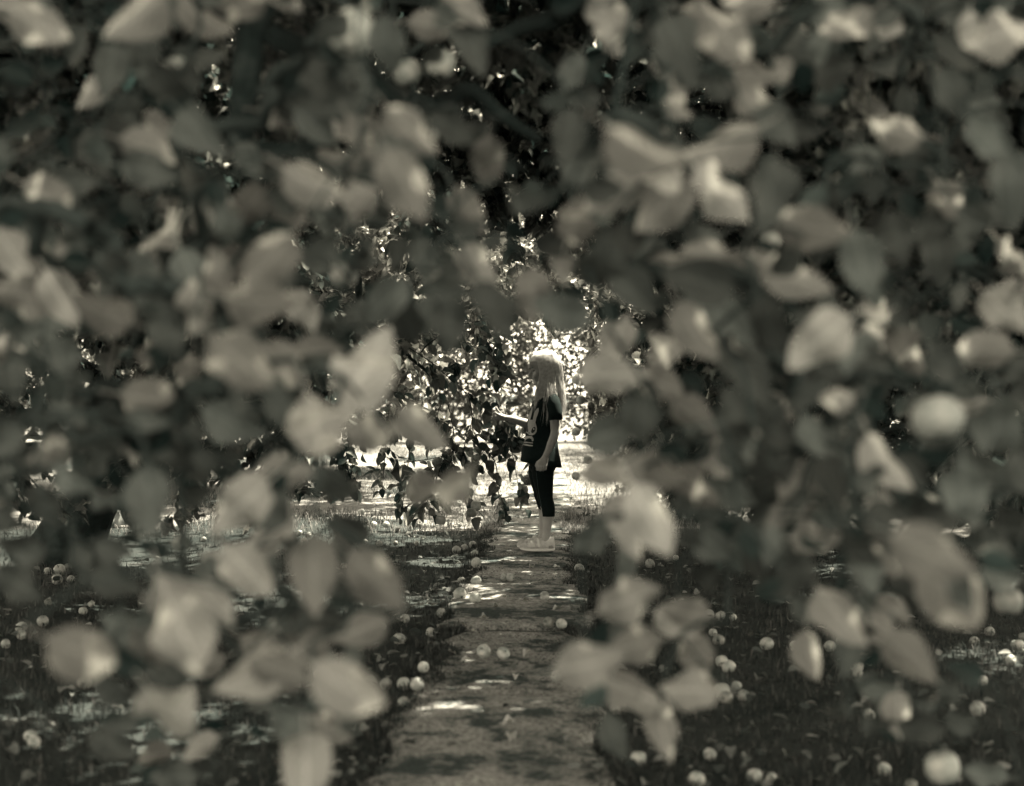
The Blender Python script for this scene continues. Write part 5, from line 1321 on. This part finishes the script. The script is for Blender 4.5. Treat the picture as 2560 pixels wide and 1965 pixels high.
decal('print_stripe', [pp(*q) for q in [(940,1910),(1000,1905),(1110,1925),(1220,1935),(1215,1970),(1100,1965),(935,1945)]], M['print_pale'])

# shoes
def shoe(dx, dy):
    root = MB()
    secs = [(0.053, 0.010, 0.066, 0.020), (0.047, 0.006, 0.084, 0.030), (0.025, 0.006, 0.080, 0.035), (0.000, 0.006, 0.074, 0.035), (-0.025, 0.006, 0.076, 0.034), (-0.050, 0.006, 0.070, 0.034), (-0.080, 0.005, 0.059, 0.037), (-0.110, 0.005, 0.053, 0.0395), (-0.132, 0.006, 0.047, 0.0355), (-0.146, 0.009, 0.038, 0.025), (-0.152, 0.014, 0.028, 0.011)]
    def sec(x, z0, z1, w, n=18):
        o = []
        for k in range(n):
            a = 2 * math.pi * k / n
            y = math.cos(a) * w * (1 - 0.28 * max(0, math.sin(a))); z = (z0 + z1) / 2 + math.sin(a) * (z1 - z0) / 2
            o.append(Vector((x + dx, y + dy, z)))
        return o
    root.rings([sec(*q) for q in secs])
    sh = root.build('shoe', girl, M['shoe'])
    so = MB(); R = []
    outl = [(0.056, 0.012), (0.052, 0.027), (0.020, 0.034), (-0.030, 0.034), (-0.080, 0.039), (-0.115, 0.041), (-0.140, 0.032), (-0.154, 0.012)]
    loop = [(x, -w) for x, w in outl] + [(x, w) for x, w in reversed(outl)]
    for z, k in ((0.0, 0.94), (0.003, 0.985), (0.010, 1.0), (0.0135, 0.975)):
        R.append([Vector((dx + (x + 0.05) * k - 0.05, dy + y * k, z + (0.008 * max(0, (-x - 0.10) / 0.05)) + (0.003 if x > 0.03 else 0))) for x, y in loop])
    so.rings(R); so.build('sole', sh, M['sole'])
    for x0, z0, lean in ((-0.046, 0.064, 0.012), (-0.080, 0.050, 0.010)):
        sp = MB(); R = []
        for k in range(15):
            a = math.pi * (0.02 + 0.96 * k / 14)
            y = math.cos(a) * 0.039; z = 0.016 + math.sin(a) ** 0.7 * (z0 - 0.007)
            xx = x0 + (lean if y < 0 else -lean) * (1 - math.sin(a)) 
            R.append([Vector((dx + xx - .011, dy + y, z)), Vector((dx + xx + .011, dy + y, z + .002)), Vector((dx + xx + .011, dy + y * 1.04, z + .0055)), Vector((dx + xx - .011, dy + y * 1.04, z + .0035))])
        sp.rings(R); sp.build('strap', sh, M['strap'])
    hc = MB(); R = []
    for k in range(13):
        a = math.pi * (-0.5 + k / 12); x = 0.020 + math.cos(a) * 0.0345 * 0.97; y = math.sin(a) * 0.0345
        R.append([Vector((dx + x, dy + y, 0.018)), Vector((dx + x + .002, dy + y * 1.06, 0.022)), Vector((dx + x + .001, dy + y * 1.04, 0.052 - 0.018 * abs(math.sin(a)))), Vector((dx + x - .004, dy + y * .9, 0.052 - 0.018 * abs(math.sin(a))))])
    hc.rings(R); hc.build('heel_patch', sh, M['shoe_dark'])
    tc_ = MB(); R = []
    for (x, z0, z1, w) in [(-0.108, 0.010, 0.055, 0.0408), (-0.120, 0.010, 0.053, 0.0388), (-0.136, 0.011, 0.047, 0.0335), (-0.148, 0.013, 0.038, 0.0235), (-0.1545, 0.017, 0.029, 0.009)]: R.append(sec(x, z0, z1, w))
    tc_.rings(R); tc_.build('toe_cap', sh, M['shoe_toe'])
shoe(-0.004, -0.048); shoe(-0.020, 0.082)

# hair: a close cap under many separate locks
h = MB()
R = []
for z, f, bk, w in HP:
    if z < 0.075: continue
    fr = f + (0.10 if z < 0.095 else 0.075 if z < 0.12 else 0.02 if z < 0.14 else -0.004)
    R.append([hM @ p for p in ring_e(((fr + bk + .006) / 2, 0, z + 0.004), (bk + .006 - fr) / 2, w + 0.006, 24)])
R.append([hM @ p for p in ring_e((0.004, 0, 0.206), 0.008, 0.008, 24)])
h.rings(R)
hr = random.Random(5)
def strand(root, path_pts, r):
    pts = smooth_poly(path_pts, 3); k = len(pts) - 1
    h.tube(pts, [r * (0.55 + 0.45 * math.sin(math.pi * min(1, (i + 1) / (k + 1) * 0.9 + 0.05))) * (1 if i < k * 0.75 else max(0.15, 1 - (i - k * 0.75) / (k * 0.27))) for i in range(k + 1)], 3, cap=False)
def scalp(u, v):
    """u: 0 front .. 1 back along the side, v: height 0..1; side sign in caller; head coordinates"""
    return u, v
for i in range(1900):
    s = -1 if hr.random() < 0.62 else 1
    phi = hr.uniform(-0.15, 1.0) * math.pi          # 0 = front side, pi = back
    back = (1 - math.cos(max(0, min(math.pi, phi)))) / 2
    # parting point on the crown
    px_ = -0.055 + 0.095 * back + hr.uniform(-.012, .012)
    p0 = Vector((px_, s * hr.uniform(0.0, 0.012), 0.203 - 0.9 * (px_ - 0.005) ** 2 * 9 - 0.001))
    ex = (-0.072 + 0.166 * back) if back < 0.13 else (-0.062 + 0.157 * back)
    side_w = 0.074 * math.sin(math.acos(max(-1, min(1, (ex - 0.005) / 0.10)))) if abs(ex - 0.005) < 0.1 else 0.01
    p1 = Vector(((p0.x + ex) / 2 - 0.006 * (1 - back), s * (side_w * 0.72), 0.185 - 0.010 * abs(back - .5)))
    p2 = Vector((ex, s * (side_w + 0.006), 0.135))
    p3 = Vector((ex * 0.93 + 0.014 * back, s * (side_w + 0.008 + hr.uniform(0, .006)), 0.08))
    a0, a1, a2, a3 = [hM @ q for q in (p0, p1, p2, p3)]
    if back < 0.13:
        # fringe: swept to the side over the brow
        e = hM @ Vector((-0.088 - hr.uniform(0, .012), s * (0.02 + 0.03 * hr.random()), 0.122 + hr.uniform(-.012, .016)))
        strand(None, [a0, hM @ Vector((-0.058, s * 0.02, 0.182)), hM @ Vector((-0.084, s * 0.03, 0.152)), e], hr.uniform(0.0007, 0.0014)); continue
    if back < 0.2 and hr.random() < 0.4: continue
    L = hr.uniform(0.16, 0.285) if back < 0.45 else hr.uniform(0.19, 0.31)
    if s > 0: L *= 0.9
    out_ = 0.020 + 0.02 * back
    if back < 0.42: endx, endy = -0.045 - 0.05 * (0.42 - back) + hr.uniform(-.022, .028), s * (0.085 + hr.uniform(0, .02))
    elif back < 0.7: endx, endy = 0.005 + 0.10 * (back - 0.42) + hr.uniform(-.03, .03), s * (0.128 + hr.uniform(-.006, .02))
    else: endx, endy = 0.090 + hr.uniform(-.016, .026), s * hr.uniform(0.02, 0.125)
    zt = a3.z
    m1 = Vector((a3.x * 0.7 + endx * 0.3, a3.y * 0.8 + endy * 0.2, zt - L * 0.33))
    m2 = Vector((a3.x * 0.2 + endx * 0.8, a3.y * 0.2 + endy * 0.8, zt - L * 0.70))
    e = Vector((endx, endy, zt - L))
    cl_ = int(abs(endx) * 90) + int(abs(endy) * 60) * 7; cr = random.Random(cl_); cj = Vector((cr.uniform(-.014, .014), cr.uniform(-.006, .010), cr.uniform(-.03, .03)))
    e += cj; m2 += cj * 0.6
    j = lambda q, a: q + Vector((hr.uniform(-a, a), hr.uniform(-a, a), 0))
    if m1.z < 0.93 and abs(m1.y) < 0.115 and m1.x < .06: m1.y = s * 0.118
    strand(None, [a0, a1, a2, a3, j(m1, .004), j(m2, .005), j(e, .007)], hr.uniform(0.0006, 0.0015) if hr.random() < 0.93 else 0.0022)
for i in range(26):      # flyaways
    s = hr.choice((-1, 1)); x = hr.uniform(-0.09, 0.09)
    a = hM @ Vector((x * 0.6, s * 0.02, 0.200)); bq = hM @ Vector((x, s * 0.05, 0.186 + hr.uniform(0, .012))); c = hM @ Vector((x * 1.2 + hr.uniform(-.02, .02), s * 0.07, 0.13 + hr.uniform(-.05, .03)))
    strand(None, [a, bq, c], 0.00045)
h.build('hair', girl, M['hair'])
